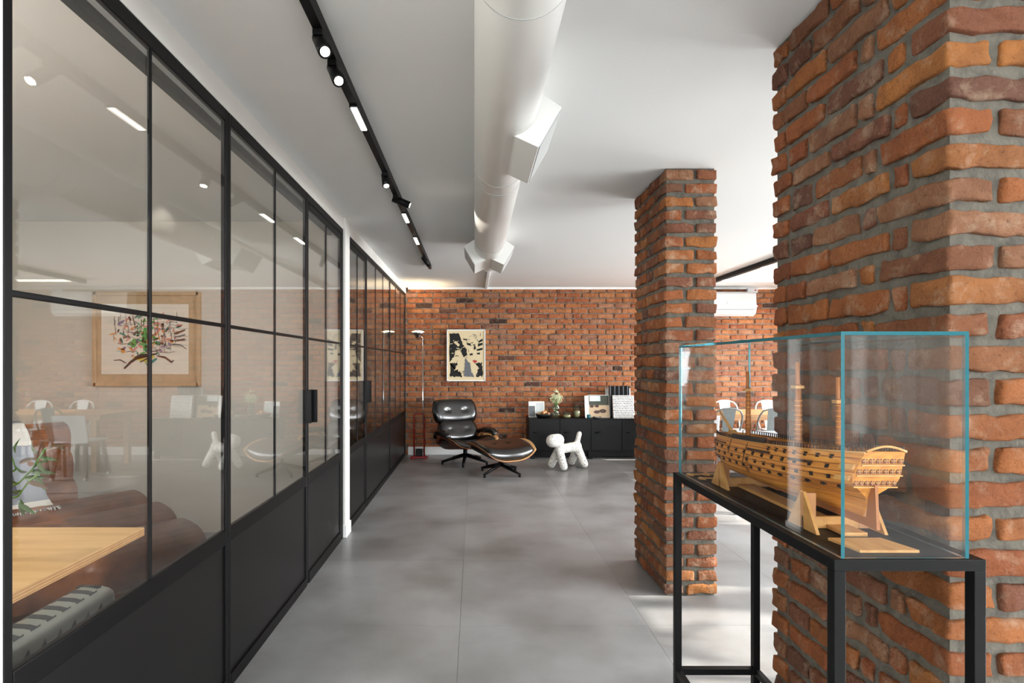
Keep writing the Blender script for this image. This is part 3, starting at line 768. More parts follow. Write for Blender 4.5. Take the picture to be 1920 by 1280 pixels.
for sx_ in (-1, 1):
    MB().bar((sx_ * .13, .375, .40), (sx_ * .13, .45, .74), .02, .008).build('back_brace', 'black_metal', lc, world=False)
    ar = MB(); pts = [(sx_ * .36, .24, .36), (sx_ * .37, .20, .435), (sx_ * .385, .08, .455), (sx_ * .39, -.10, .455), (sx_ * .38, -.17, .44), (sx_ * .36, -.20, .40)]
    ar.tube(pts, [.035, .045, .05, .05, .045, .03], 10, flat=.6).build('armrest', 'leather_black', lc, world=False)
    MB().tube([(sx_ * .345, .2, .30), (sx_ * .372, .08, .42)], [.02, .03], 8).build('arm_support', 'plywood_dark', lc, world=False)
ot = thing('ottoman', (.335, 7.05, 0), 'black leather ottoman on a four-star base before the lounge chair', 'ottoman', rz=R(28))
star(ot, 4, .32, 20, .115, .27, .025)
Mo = T(0, 0, .235, 6)
s3 = cup(MB(), .80, .66, 2.6, .012, 0, Mo, ex=3.0, k=.5, n=20).build('shell', 'plywood_dark', ot, world=False)
cup(MB(), .806, .666, 2.6, .003, 0, Mo @ Matrix.Translation((0, 0, .011)), ex=3.0, k=.5, n=20).build('shell_edge', 'plywood_edge', s3, world=False)
cup(MB(), .75, .62, 1.4, .06, .085, Mo @ Matrix.Translation((0, 0, .015)), ex=3.0, k=.5, n=22, tuft=[(-.1, .0), (.1, .0)]).build('cushion', 'leather_black', ot, world=False)

# ---- speckled white puppy sculpture
pu = MB()
A = lambda x, y, z: Vector((x, y, z))
def capsule(p, q, r0, r1):
    p, q = Vector(p), Vector(q); d = (q - p).normalized()
    n_ = 6; pts = []; rs = []
    for k in range(n_): a = math.pi / 2 * k / n_; pts.append(p - d * r0 * math.cos(a)); rs.append(max(1e-4, r0 * math.sin(a)))
    for k in range(n_, -1, -1): a = math.pi / 2 * k / n_; pts.append(q + d * r1 * math.cos(a)); rs.append(max(1e-4, r1 * math.sin(a)))
    pu.tube(pts, rs, 18)
capsule(A(1.13, 7.32, .272), A(1.41, 7.54, .282), .066, .066)
capsule(A(1.125, 7.33, .27), A(1.042, 7.43, .056), .062, .054); capsule(A(1.13, 7.30, .25), A(1.178, 7.235, .056), .06, .053)
capsule(A(1.41, 7.55, .26), A(1.355, 7.64, .056), .06, .052); capsule(A(1.41, 7.53, .27), A(1.487, 7.43, .056), .062, .054)
capsule(A(1.145, 7.33, .29), A(1.115, 7.31, .37), .06, .068); capsule(A(1.105, 7.30, .397), A(1.03, 7.24, .395), .09, .088)
capsule(A(1.40, 7.53, .30), A(1.445, 7.565, .45), .038, .036)
po = pu.build('puppy_sculpture', 'puppy_white', smooth=True)
md = po.modifiers.new('blend', 'REMESH'); md.mode = 'VOXEL'; md.voxel_size = .011; md.use_smooth_shade = True
md = po.modifiers.new('soften', 'SMOOTH'); md.factor = .6; md.iterations = 9
tag(po, 'white speckled puppy-shaped stool in front of the black cabinet', 'sculpture')

# ---- black locker cabinet
KX0, KX1, KY0, KY1, KZ = .80, 2.64, 8.12, 8.50, .60
cb = thing('locker_cabinet', (1.72, 8.3, 0), 'long low black metal locker cabinet against the brick wall', 'cabinet')
MB().box(KX0, KX1, KY0 + .012, KY1, .12, KZ).build('body', 'black_gloss', cb, bevel=.004)
dw = (KX1 - KX0) / 4
for k in range(4):
    x0 = KX0 + dw * k
    d = MB().box(x0 + .006, x0 + dw - .006, KY0, KY0 + .014, .135, KZ - .015).build('door', 'black_gloss', cb, bevel=.003)
    MB().tube([(x0 + .07, KY0, .40), (x0 + .08, KY0 - .022, .395), (x0 + .13, KY0 - .022, .395), (x0 + .14, KY0, .40)], .006, 8).build('handle', 'black_metal', d)
    MB().box(x0 + .25, x0 + .33, KY0 - .003, KY0 + .001, .47, .51).build('card_holder', 'black_metal', d)
    for j in range(3): MB().box(x0 + .30, x0 + .40, KY0 - .003, KY0 + .001, .20 + .02 * j, .206 + .02 * j).build('vent_lip', 'black_metal', d)
MB().box(KX0 + .04, KX1 - .04, KY0 + .10, KY1 - .02, .03, .12).build('plinth', 'black_metal', cb)
for x in (KX0 + .03, (KX0 + KX1) / 2 - .03, KX1 - .09):
    for y in (KY0 + .03, KY1 - .08): MB().box(x, x + .06, y, y + .05, 0, .12).build('foot', 'black_metal', cb)

# ---- things on the cabinet (left to right)
def on(x, y=8.3): return (x, y, KZ + .0005)
sx = lambda p, D=8.28: (p - VX) * D / F
f1 = thing('photo_card', on(sx(999)), 'grey photo card standing upright left of the nut bowl', 'card')
MB().obox((0, .06, .12), (.055, 0, 0), (0, .004, 0), (0, .02, .118)).build('card', 'paper_white', f1, world=False)
MB().obox((-.005, .0505, .09), (.046, 0, 0), (0, .001, 0), (0, .013, .08)).build('print', 'ink_grey', f1, world=False)
f2 = thing('photo_card', on(sx(1011)), 'pale photo card standing upright behind the nut bowl', 'card')
MB().obox((.02, .10, .12), (.075, 0, 0), (0, .004, 0), (0, .015, .118)).build('card', 'paper_white', f2, world=False)
MB().obox((.02, .092, .13), (.06, 0, 0), (0, .001, 0), (0, .011, .08)).build('print', 'photo_sky', f2, world=False)
bw = thing('nut_bowl', on(sx(1019), 8.24), 'shallow black bowl heaped with nuts on the black cabinet', 'bowl')
MB().lathe([(.05, 0), (.10, .012), (.125, .05), (.128, .062), (.120, .062), (.09, .025), (.03, .02)], n=24).build('bowl', 'bowl_black', bw, world=False)
for k in range(26):
    a = random.uniform(0, 6.28); r_ = .095 * math.sqrt(random.random()); nn = MB().ball((0, 0, 0), .019, 7, 5, (1, .8, .8))
    o = tag(nn.build('nut', random.choice(['nut_brown', 'nut_pale'])), 'brown nut in the heap filling the black bowl', 'nut', 'nuts in the black bowl')
    o.location = (bw.location.x + r_ * math.cos(a), bw.location.y + r_ * math.sin(a), KZ + .055 + .05 * (1 - r_ / .1) + random.uniform(-.008, .008)); o.rotation_euler = (random.random() * 3, random.random() * 3, 0)
va = thing('flower_vase', on(sx(1043)), 'clear double-bulb glass vase holding white flowers', 'vase')
MB().lathe([(.05, 0), (.072, .03), (.07, .065), (.035, .095), (.058, .12), (.062, .15), (.04, .185), (.042, .195), (.038, .195), (.036, .185), (.056, .15), (.052, .12), (.030, .095), (.065, .062), (.066, .032), (.04, .006)], n=24).build('glass', 'clear_glass', va, world=False)
bq = thing('flower_bunch', (sx(1043), 8.3, KZ + .02), "bunch of tiny white baby's breath flowers in the vase", 'flowers')
for k in range(14):
    a = random.uniform(0, 6.28); r_ = random.uniform(0, .075); MB().tube([(0, 0, .0), (.008 * math.cos(a), .008 * math.sin(a), .16), (r_ * math.cos(a), r_ * math.sin(a), .27)], .0028, 5).build('stem', 'stem_green', bq, world=False)
fb = MB()
for k in range(340):
    v = Vector((random.gauss(0, 1), random.gauss(0, 1), random.gauss(0, 1))).normalized() * random.uniform(.4, 1)
    fb.ball((v.x * .105, v.y * .09, .275 + v.z * .09 + (.045 if abs(v.x) < .25 and v.z > .5 else 0)), random.uniform(.004, .008), 5, 4)
fb.build('blossom', 'flower_white', bq, world=False, kind='stuff')
cj = thing('candle_jar', on(sx(1062), 8.24), 'short glass candle jar beside the flower vase', 'candle')
MB().lathe([(.062, 0), (.066, .008), (.066, .085), (.061, .085), (.060, .01)], n=22).build('jar', 'clear_glass', cj, world=False)
MB().lathe([(.001, .012), (.059, .012), (.059, .045), (.001, .045)], n=20, close=False).build('wax', 'candle_wax', cj, world=False)
tg = thing('glass_tumbler', on(sx(1082), 8.30), 'tall clear tumbler half full of tan sand', 'glass')
MB().lathe([(.045, 0), (.048, .006), (.062, .19), (.058, .19), (.045, .01)], n=22).build('glass', 'clear_glass', tg, world=False)
MB().lathe([(.001, .012), (.044, .012), (.050, .10), (.001, .105)], n=20, close=False).build('sand', 'candle_wax', tg, world=False)
pb = thing('photo_book', on(sx(1118)), 'open photo book showing sunglasses on sand, propped upright', 'book')
MB().obox((-.145, -.02, .165), (.032, .02, 0), (0, .004, 0), (0, .03, .163)).build('page', 'paper_white', pb, world=False)
pg = MB().obox((.045, 0, .17), (.155, 0, 0), (0, .008, 0), (0, .035, .168)).build('page', 'paper_white', pb, world=False, label='page filled by the photograph')
def on_page(u0, u1, v0, v1, k): # print patches lying on the page
    c = Vector((.045 + (u0 + u1) / 2 * .155, -.0085 - .0006 * k + (v0 + v1) / 2 * .035, .17 + (v0 + v1) / 2 * .168)); return MB().obox(c, ((u1 - u0) / 2 * .155, 0, 0), (0, .0004, 0), (0, (v1 - v0) / 2 * .035, (v1 - v0) / 2 * .168))
on_page(-.97, .97, -.97, .1, 1).build('print', 'sand_photo', pg, world=False); on_page(-.97, .97, .1, .97, 1).build('print', 'photo_dark', pg, world=False)
on_page(-.9, .15, .45, .93, 2).build('print', 'photo_sky', pg, world=False)
gl_ = MB()
for (u, v, a, b_) in ((-.72, .0, .2, .12), (-.22, .02, .2, .12), (-.47, .06, .12, .02), (-.25, -.5, .3, .14), (.35, -.42, .34, .18), (.05, -.36, .15, .03)):
    ring = [Vector((.045 + (u + a * math.cos(6.283 * k / 14)) * .155, -.0105 + (v + b_ * math.sin(6.283 * k / 14)) * .035, .17 + (v + b_ * math.sin(6.283 * k / 14)) * .168)) for k in range(14)]
    gl_.prism(ring, (0, -.0006, 0))
gl_.build('print', 'wood_dark', pg, world=False)
tg2 = thing('tealight_glass', on(sx(1101), 8.17), 'tiny teal tealight glass in front of the photo book', 'glass')
MB().lathe([(.022, 0), (.027, .004), (.030, .055), (.026, .055), (.023, .006)], n=18).build('glass', 'glass_edge', tg2, world=False)
ty = thing('trinket_tray', on(sx(1116), 8.17), 'small black tray with a pale card before the photo book', 'tray')
MB().lathe([(.05, 0), (.062, .004), (.066, .022), (.06, .022), (.055, .008)], n=20).build('tray', 'bowl_black', ty, world=False)
MB().box(-.03, .03, -.012, .012, .018, .022).build('card', 'paper_white', ty, world=False)
db = thing('patterned_box', on(sx(1166), 8.2), 'upright white box covered in black dots', 'box')
MB().obox((0, 0, .17), (.155, 0, 0), (0, .03, 0), (0, .03, .168)).build('box', 'paper_white', db, world=False, bevel=.003)
dm = MB()
for j in range(13):
    for i in range(13):
        u = -.92 + 1.84 * (i + (.5 if j % 2 else 0)) / 12.7; v = -.93 + 1.86 * j / 12
        if abs(u) > .96: continue
        r_ = random.choice((.0074, .0082, .0088)); c = Vector((u * .155, -.0306 + v * .03, .17 + v * .168))
        dm.prism([c + Vector((r_ * math.cos(6.283 * k / 8), r_ * .17 * math.sin(6.283 * k / 8), r_ * math.sin(6.283 * k / 8))) for k in range(8)], (0, -.0005, 0))
dm.build('dot_print', 'ink_black', db, world=False)
mr_ = thing('file_rack', on(sx(1163), 8.36), 'black wire rack of upright dark files behind the dotted box', 'rack')
MB().box(-.15, .15, -.06, .06, 0, .015).build('base', 'black_metal', mr_, world=False)
for k in range(14): MB().box(-.145 + .0215 * k, -.135 + .0215 * k, -.055, .055, .015, .48 - .004 * (k % 3)).build('file', 'black_metal' if k % 3 else 'ink_grey', mr_, world=False)
wf_ = thing('picture_panel', on(sx(1163), 8.455), 'blank white panel leaning behind the file rack', 'panel')
MB().box(-.18, .20, -.008, .008, 0, .435).build('panel', 'paper_white', wf_, world=False); MB().box(-.185, -.17, -.011, .011, 0, .44).build('edge_strip', 'chrome', wf_, world=False)

# ---- floor lamp with red base
lx, ly = -.83, 8.26
lp = thing('floor_lamp', (lx, ly, 0), 'tall chrome floor lamp with red trolley base and upturned bulb', 'lamp')
MB().box(-.10, .10, -.11, -.06, .012, .035).box(-.13, .13, -.02, .03, 0, .022).box(-.13, -.06, -.12, .10, 0, .014).box(.06, .13, -.12, .10, 0, .014).build('base', 'red_metal', lp, world=False, bevel=.003)
MB().box(-.05, .05, -.05, .05, .022, .13).build('transformer', 'black_metal', lp, world=False, bevel=.006)
MB().tube([(-.075, 0, .02), (-.075, 0, .63), (-.065, 0, .655), (-.045, 0, .66), (.045, 0, .66), (.065, 0, .655), (.075, 0, .63), (.075, 0, .02)], .011, 10).build('upright', 'red_metal', lp, world=False)
MB().tube([(.062, -.02, .5), (.062, -.02, .78), (.055, -.02, .84), (.055, -.02, 1.80)], .008, 10).build('pole', 'chrome', lp, world=False)
MB().tube([(.055, -.02, 1.80), (.02, -.02, 1.83), (-.01, -.02, 1.845)], .006, 8).build('bracket', 'chrome', lp, world=False)
MB().lathe([(.02, 1.80), (.05, 1.835), (.085, 1.86), (.102, 1.885), (.098, 1.885), (.08, 1.866), (.04, 1.84), (.01, 1.83)], (-.015, -.02, 0), 24, close=False).build('reflector', 'chrome', lp, world=False)
MB().lathe([(.002, 1.862), (.09, 1.880), (.094, 1.890), (.06, 1.903), (.002, 1.908)], (-.015, -.02, 0), 24, close=False).build('bulb', 'lamp_bulb', lp, world=False, label='glowing sealed-beam bulb')
pts = [(.075 + .02 * math.sin(k * .9), -.03 - .01 * math.cos(k), .62 - .045 * k) for k in range(13)]
MB().tube(pts, .003, 6).build('cord', 'black_metal', lp, world=False)
ll = bpy.data.lights.new('floor_lamp_light', 'SPOT'); ll.energy = 26; ll.spot_size = R(105); ll.spot_blend = .8; ll.color = (1, .78, .5); ll.shadow_soft_size = .06
lo_ = bpy.data.objects.new('floor_lamp_light', ll); COL.objects.link(lo_); lo_.parent = lp; lo_.location = (-.015, -.02, 1.93); lo_.rotation_euler = (R(180), 0, 0)

# ---- pop-art poster on the brick wall (generic stand-in: cream ground, black and grey shapes, one red accent)
aw = thing('wall_poster', (sx(874, 8.5), 8.53, 1.30), 'framed cream poster of torn black, grey and red shapes on brick wall', 'picture')
PW, PH_ = .29, .39
pz0 = EYE - (666 - VY) * 8.5 / F
cx = sx(874, 8.5); yA = 8.49
MB().box(cx - PW, cx + PW, yA, yA + .035, pz0 - PH_, pz0 + PH_).build('backing', 'paper_cream', aw)
for (a, b_, c, d) in ((-PW - .008, -PW + .008, -PH_ - .008, PH_ + .008), (PW - .008, PW + .008, -PH_ - .008, PH_ + .008), (-PW, PW, -PH_ - .008, -PH_ + .008), (-PW, PW, PH_ - .008, PH_ + .008)):
    MB().box(cx + a, cx + b_, yA - .010, yA + .036, pz0 + c, pz0 + d).build('frame_rail', 'trim_white', aw)
def blob(pts, m_, k=1, wob=.02, seed=0):
    rnd = random.Random(seed); P_ = []
    n_ = len(pts)
    for i in range(n_):
        a, b_ = pts[i], pts[(i + 1) % n_]
        for s_ in range(6):
            f_ = s_ / 6; P_.append(((a[0] + (b_[0] - a[0]) * f_) + rnd.uniform(-wob, wob), (a[1] + (b_[1] - a[1]) * f_) + rnd.uniform(-wob, wob)))
    me_ = MB(); me_.prism([Vector((cx + u * PW * .93, yA - .0008 * k, pz0 + v * PH_ * .93)) for u, v in P_], (0, -.0006, 0))
    return me_.build('ink_shape', m_, aw)
blob([(-.95, .93), (-.42, .95), (-.2, .5), (.02, .28), (.05, .0), (-.15, -.08), (-.35, .25), (-.62, .2), (-.7, -.05), (-.95, -.3)], 'ink_black', 1, .02, 1)
blob([(-.95, -.35), (-.55, -.3), (-.5, -.6), (-.3, -.75), (-.25, -.95), (-.92, -.92)], 'ink_black', 1, .05, 2)
blob([(-.05, -.1), (.22, -.35), (.3, -.7), (.45, -.9), (-.15, -.9), (-.1, -.5)], 'ink_grey', 2, .03, 3)
blob([(.72, .62), (.95, .72), (.95, .62), (.72, .53)], 'ink_black', 1, .01, 4); blob([(.68, .48), (.95, .55), (.95, .45), (.68, .36)], 'ink_black', 1, .01, 5); blob([(.6, .26), (.95, .32), (.95, .24), (.62, .18)], 'ink_black', 1, .01, 6)
blob([(.55, -.3), (.93, -.3), (.93, -.9), (.55, -.88), (.72, -.55)], 'ink_black', 1, .05, 7)
blob([(.02, .55), (.28, .5), (.26, .42), (.06, .44)], 'ink_black', 1, .012, 8); blob([(-.18, .72), (.08, .7), (.02, .64), (-.15, .66)], 'ink_black', 1, .012, 9)
blob([(.42, .3), (.5, .5), (.56, .3), (.48, .22)], 'ink_black', 1, .02, 10); blob([(.6, .1), (.8, .12), (.78, .03), (.62, .04)], 'ink_black', 1, .015, 11); blob([(.2, .08), (.4, .08), (.38, .0), (.22, .0)], 'ink_black', 1, .015, 12)
blob([(.38, -.22), (.6, -.2), (.62, -.3), (.44, -.33)], 'paint_red', 2, .02, 13)
blob([(-.7, .55), (-.6, .62), (-.35, .45), (-.45, .38)], 'paper_cream', 2, .02, 14); blob([(-.65, .1), (-.4, .2), (-.3, 0), (-.55, -.05)], 'paper_cream', 2, .03, 15)
blob([(-.6, -.45), (-.35, -.4), (-.4, -.6), (-.6, -.62)], 'paper_cream', 2, .03, 16)

rq = random.Random(77)
for k in range(46):      # scribbles and specks of ink
    u, v = rq.uniform(-.9, .9), rq.uniform(-.88, .88); a = rq.uniform(0, 6.28); L1 = rq.uniform(.04, .16); W1 = rq.uniform(.008, .022)
    du, dv = math.cos(a) * L1, math.sin(a) * L1 * .75; nu, nv = -math.sin(a) * W1, math.cos(a) * W1
    dark = (u < 0 and v > .05 and u < .1) or (u < -.3 and v < -.3)
    blob([(u - du, v - dv), (u + nu, v + nv), (u + du, v + dv), (u - nu, v - nv)], 'paper_cream' if dark else rq.choice(('ink_black', 'ink_grey')), 3, .008, 100 + k)

# ---- air conditioner, isolator box and cable on the far wall
ac = thing('air_conditioner', (3.68, 8.45, 2.15), 'white wall-mounted air conditioner on the brick wall', 'air conditioner')
AX0, AX1 = 3.10, 4.262; AZ0, AZ1 = 2.135, 2.505
prof = [(8.53, AZ0 + .03), (8.53, AZ1), (8.33, AZ1), (8.30, AZ1 - .03), (8.285, AZ0 + .10), (8.31, AZ0 + .035), (8.38, AZ0)]
MB().prism([Vector((AX0, y, z)) for y, z in prof], (AX1 - AX0, 0, 0)).build('casing', 'plastic_white', ac, bevel=.012, seg=3)
MB().box(AX0 + .03, AX1 - .03, 8.293, 8.318, AZ0 + .045, AZ0 + .075).build('louvre', 'steel_white', ac)
MB().box(AX0 + .02, AX1 - .02, 8.278, 8.30, AZ0 + .092, AZ0 + .096).build('panel_gap', 'ink_grey', ac)
MB().box(3.82, 4.06, 8.283, 8.295, 2.31, 2.35).build('badge', 'trim_white', ac)
ib = thing('isolator_switch', (4.29, 8.5, 2.5), 'small white switch box with a red light above the air conditioner', 'switch')
MB().box(4.215, 4.375, 8.475, 8.535, 2.505, 2.575).build('box', 'plastic_white', ib, bevel=.006)
MB().ball((4.335, 8.472, 2.545), .012, 8, 6, (1, .4, 1)).build('indicator', 'red_metal', ib, label='red indicator')
cbl = MB().tube([(4.285, 8.49, 2.50), (4.295, 8.47, 2.46), (4.33, 8.47, 2.38), (4.345, 8.47, 2.30), (4.33, 8.47, 2.22), (4.29, 8.47, 2.165), (4.285, 8.49, 2.155), (4.27, 8.50, 2.152)], .011, 8)
tag(cbl.build('power_cable', 'plastic_white'), 'white cable looping down beside the air conditioner', 'cable')
MB().box(4.27, 4.36, 8.45, 8.53, 2.285, 2.31).build('clip', 'plastic_white', bpy.data.objects['power_cable'])

# ---- meeting table, metal chairs and shell chairs beyond the pillars
mt = thing('dining_table', (3.8, 7.45, 0), 'long wooden table standing among the white and grey metal chairs', 'table')
MB().box(2.66, 4.95, 7.05, 7.92, .685, .755).build('tabletop', 'table_wood', mt, bevel=.004)
for x in (2.76, 4.78):
    for y in (7.12, 7.78): MB().box(x, x + .07, y, y + .07, 0, .685).build('leg', 'table_wood', mt)
def metal_chair(m_, loc, rz, label, group):
    t_ = thing('metal_chair', loc, label, 'chair', group, rz)     # sitter faces -Y, backrest on +Y
    se = MB(); se.grid(lambda u, v: ((u - .5) * (.36 - .03 * v), (v - .5) * .36, .445 - .012 * math.sin(math.pi * u) * math.sin(math.pi * v)), 8, 8)
    o = se.build('seat', m_, t_, world=False, smooth=True); md_ = o.modifiers.new('sheet', 'SOLIDIFY'); md_.thickness = .012
    for sx_ in (-1, 1):
        MB().bar((sx_ * .15, -.16, .44), (sx_ * .205, -.21, 0), .035, .02).build('leg', m_, t_, world=False)
        MB().bar((sx_ * .14, .16, .44), (sx_ * .205, .23, 0), .035, .02).build('leg', m_, t_, world=False)
    hoop = [(-.165, .10, .44), (-.175, .15, .55), (-.185, .20, .70), (-.175, .225, .77), (-.14, .24, .825), (-.07, .252, .85), (0, .255, .857), (.07, .252, .85), (.14, .24, .825), (.175, .225, .77), (.185, .20, .70), (.175, .15, .55), (.165, .10, .44)]
    MB().tube(hoop, .011, 8).build('back_hoop', m_, t_, world=False)
    MB().prism([Vector((-.055, .165, .44)), Vector((.055, .165, .44)), Vector((.085, .255, .85)), Vector((-.085, .255, .85))], (0, -.006, 0)).build('back_splat', m_, t_, world=False)
    return t_
GW, GG = 'white metal chairs at the table', 'grey metal chairs at the table'
c0 = metal_chair('steel_white', (3.80, 8.10, 0), 0, 'left white metal chair between the table and the brick wall', GW)
dup(c0, (4.43, 8.10, 0), R(-3), 'right white metal chair between the table and the brick wall')
c1 = metal_chair('steel_grey', (3.17, 7.08, 0), R(180), 'grey metal chair seen from behind at the near table side, partly behind the slim pillar', GG)
dup(c1, (3.70, 7.05, 0), R(184), 'grey metal chair seen from behind just past the ship foremast')
def shell_chair(loc, rz, label):
    t_ = thing('shell_chair', loc, label, 'chair', 'white shell chairs', rz)      # back towards -Y
    bk = MB().obox((0, -.19, .62), (.205, 0, 0), (0, .009, 0), (0, -.03, .165)); bk.build('backrest', 'plastic_white', t_, world=False, bevel=.05, seg=5)
    MB().box(-.205, .205, -.19, .22, .44, .465).build('seat', 'plastic_white', t_, world=False, bevel=.02, seg=3)
    for sx_ in (-1, 1):
        for sy in (-1, 1):
            l_ = MB().bar((sx_ * .16, sy * .15, .44), (sx_ * .205, sy * .21, .025), .035, .035).build('leg', 'wood_dark', t_, world=False)
            MB().tube([(sx_ * .206, sy * .212, 0), (sx_ * .205, sy * .21, .03)], .022, 10).build('foot_cap', 'plastic_white', l_, world=False)
    return t_
s0 = shell_chair((2.66, 5.36, 0), 0, 'white shell chair seen from behind, over the ship bow rail')
dup(s0, (2.76, 6.85, 0), 0, 'white shell chair half hidden by the slim pillar')
# ================================================================== OFFICE BEHIND THE GLASS
# ---- tan leather lounge made of fat rolls
V_ = Vector((.78, -.62, 0)).normalized(); U_ = Vector((.62, .78, 0)).normalized()
so_ = thing('leather_lounge', (-2.55, 3.75, 0), 'tan leather lounge seat of fat padded rolls inside the office', 'sofa')
def roll(p, L_, hv, hz, name, lean=0.0, m_='leather_tan', r_=.09):
    """padded roll: far end centre p, running L_ towards -U; half depth hv along V, half height hz"""
    q = MB(); q.smooth = True; n = 24; K = []
    for k in range(7): a = math.pi / 2 * k / 6; K.append((r_ * (1 - math.sin(a)), (1 - r_ / min(hv, hz) * (1 - math.cos(math.pi / 2 - a)) if False else 1 - .55 * (1 - math.sin(a)) ** 2)))
    st_ = [(-s, k) for s, k in K] + [(-(L_ - s), k) for s, k in reversed(K)]
    st_ = [(0.0, .02)] + [(-s, k) for s, k in K] + [(-(L_ - s), k) for s, k in reversed(K)] + [(-L_, .02)]
    vd_ = (V_ * math.cos(lean) + Vector((0, 0, 1)) * math.sin(lean)); zd_ = (Vector((0, 0, 1)) * math.cos(lean) - V_ * math.sin(lean))
    for s, k in st_:
        for i in range(n):
            a = 2 * math.pi * i / n; ca, sa = math.cos(a), math.sin(a)
            e = lambda t: math.copysign(abs(t) ** .75, t)
            q.v.append(Vector(p) + U_ * s + vd_ * e(ca) * hv * k + zd_ * e(sa) * hz * k)
    for j in range(len(st_) - 1):
        for i in range(n): i2 = (i + 1) % n; q.face([j*n+i, (j+1)*n+i, (j+1)*n+i2, j*n+i2])
    return q.build(name, m_, so_)
A0 = Vector((-2.47, 4.06, 0))
for k, (d, z, hv, hz) in enumerate(((-.02, .30, .24, .165), (.40, .285, .24, .155), (.80, .245, .24, .15))):
    roll(A0 + V_ * d + Vector((0, 0, z)), 1.15, hv, hz, 'seat_roll', R(-4))
B0 = A0 - V_ * .34 - U_ * .34
for k, (d, z, hv, hz) in enumerate(((.02, .46, .15, .13), (-.06, .66, .14, .13), (-.13, .85, .15, .125))):
    roll(B0 + V_ * d + Vector((0, 0, z)), .80, hv, hz, 'back_roll', R(-8))
bs = MB().obox(A0 + V_ * .38 - U_ * .57 + Vector((0, 0, .09)), V_ * .60, U_ * .53, Vector((0, 0, .08))); bs.build('base', 'leather_tan', so_, bevel=.03)
# ---- checked throw over the backrest
mat('throw_white', (226, 224, 216), 0.95); mat('throw_grey', (146, 152, 160), 0.95); mat('throw_dark', (92, 98, 108), 0.95)
tb_ = thing('throw_blanket', B0 - U_ * .55 + Vector((0, 0, .9)), 'grey and white checked throw draped over the leather backrest', 'blanket')
path = [(-.30, .62), (-.31, .80), (-.27, .95), (-.17, 1.005), (-.06, .995), (.03, .92), (.055, .83), (.075, .74), (.12, .66), (.16, .58), (.20, .51), (.27, .462), (.36, .455)]
def pp(s):
    f_ = s * (len(path) - 1); i = min(int(f_), len(path) - 2); a, b_ = path[i], path[i + 1]; t = f_ - i
    return a[0] + (b_[0] - a[0]) * t, a[1] + (b_[1] - a[1]) * t
def cloth(u, s, off=0.0):
    d, z = pp(s); wv = .008 * math.sin(u * 19 + s * 7) + .006 * math.sin(u * 33 - s * 5)
    return B0 - U_ * (.30 + .62 * u - .14 * s * (1 - u)) + V_ * (d + wv + off) + Vector((0, 0, z + wv * .5 + off))
q = MB(); q.smooth = True; NU_, NS_ = 20, 44
for i in range(NU_ + 1):
    for j in range(NS_ + 1): q.v.append(cloth(i / NU_, j / NS_))
for i in range(NU_):
    for j in range(NS_):
        a, b_ = (i // 4) % 2, (j // 7) % 2; q.mi = 0 if (j // 7) % 4 == 2 or j >= 38 else (1 if a == b_ else (2 if a else 1))
        if (i // 4) % 2 and j >= 38: q.mi = 0
        q.face([i*(NS_+1)+j, (i+1)*(NS_+1)+j, (i+1)*(NS_+1)+j+1, i*(NS_+1)+j+1])
o = q.build('cloth', ['throw_white', 'throw_grey', 'throw_dark'], tb_); md_ = o.modifiers.new('weave', 'SOLIDIFY'); md_.thickness = .008
fr_ = MB()
for k in range(90):
    p = cloth(k / 89, 1.0); e = p + V_ * random.uniform(.035, .06) + U_ * random.uniform(-.015, .015) + Vector((0, 0, random.uniform(-.01, .01)))
    fr_.mi = random.choice((0, 0, 1)); fr_.tube([p, p.lerp(e, .5) + Vector((0, 0, .012)), e], .0035, 4)
fr_.build('fringe', ['throw_white', 'throw_grey'], tb_, kind='stuff')

# ---- plywood table with trestle leg, potted plant on it
dt = thing('plywood_table', (-1.95, 1.55, 0), 'pale plywood table top inside the office beside the heater', 'table')
tp = MB().box(-2.75, -1.355, .55, 2.255, .706, .740).build('tabletop', 'birch', dt, bevel=.002)
for k in range(3): MB().box(-2.752, -1.3535, .548, 2.2565, .7105 + .0095 * k, .7145 + .0095 * k).build('ply_layer', 'birch_edge', tp)
for y0_ in (.8, 1.62):
    MB().bar((-1.52, y0_, .706), (-1.44, y0_ + .22, 0), .09, .03).build('trestle_leg', 'birch', dt); MB().bar((-2.5, y0_, .706), (-2.62, y0_ + .2, 0), .09, .03).build('trestle_leg', 'birch', dt)
pl = thing('potted_plant', (-1.84, 1.78, .7405), 'trailing green houseplant with pointed leaves on the plywood table', 'plant')
MB().lathe([(.055, 0), (.075, .01), (.09, .15), (.084, .15), (.07, .03)], n=22).build('pot', 'plastic_white', pl, world=False)
MB().lathe([(.001, .13), (.083, .135), (.001, .14)], n=18, close=False).build('soil', 'wood_dark', pl, world=False)
def leaf_mesh():
    q = MB(); q.smooth = True; L = 8
    for i in range(L + 1):
        t = i / L; w_ = .13 * math.sin(math.pi * t ** .8) ** .9 + .004
        for s_ in (-1, 0, 1): q.v.append(Vector((t, s_ * w_, .12 * abs(s_) * math.sin(math.pi * t) - .42 * t * t)))
    for i in range(L):
        for j in range(2): q.face([i*3+j, (i+1)*3+j, (i+1)*3+j+1, i*3+j+1])
    me_ = q.mesh('leaf', 'leaf_green'); return me_
LM = leaf_mesh(); LM2 = LM.copy(); LM2.materials.clear(); LM2.materials.append(MATS['leaf_dark'])
def w2(x, y, D): return px(x, y, D) - pl.location
stems = [([(.0, .0, .13)], [(36, 905, 1.80), (60, 880, 1.80), (84, 842, 1.80), (104, 834, 1.82)]), ([(.02, 0, .13)], [(34, 930, 1.76), (52, 905, 1.76), (72, 888, 1.77)]), ([(.0, -.02, .13)], [(30, 880, 1.84), (20, 850, 1.84)]), ([(-.02, 0, .13)], [(10, 890, 1.8), (-30, 860, 1.8)])]
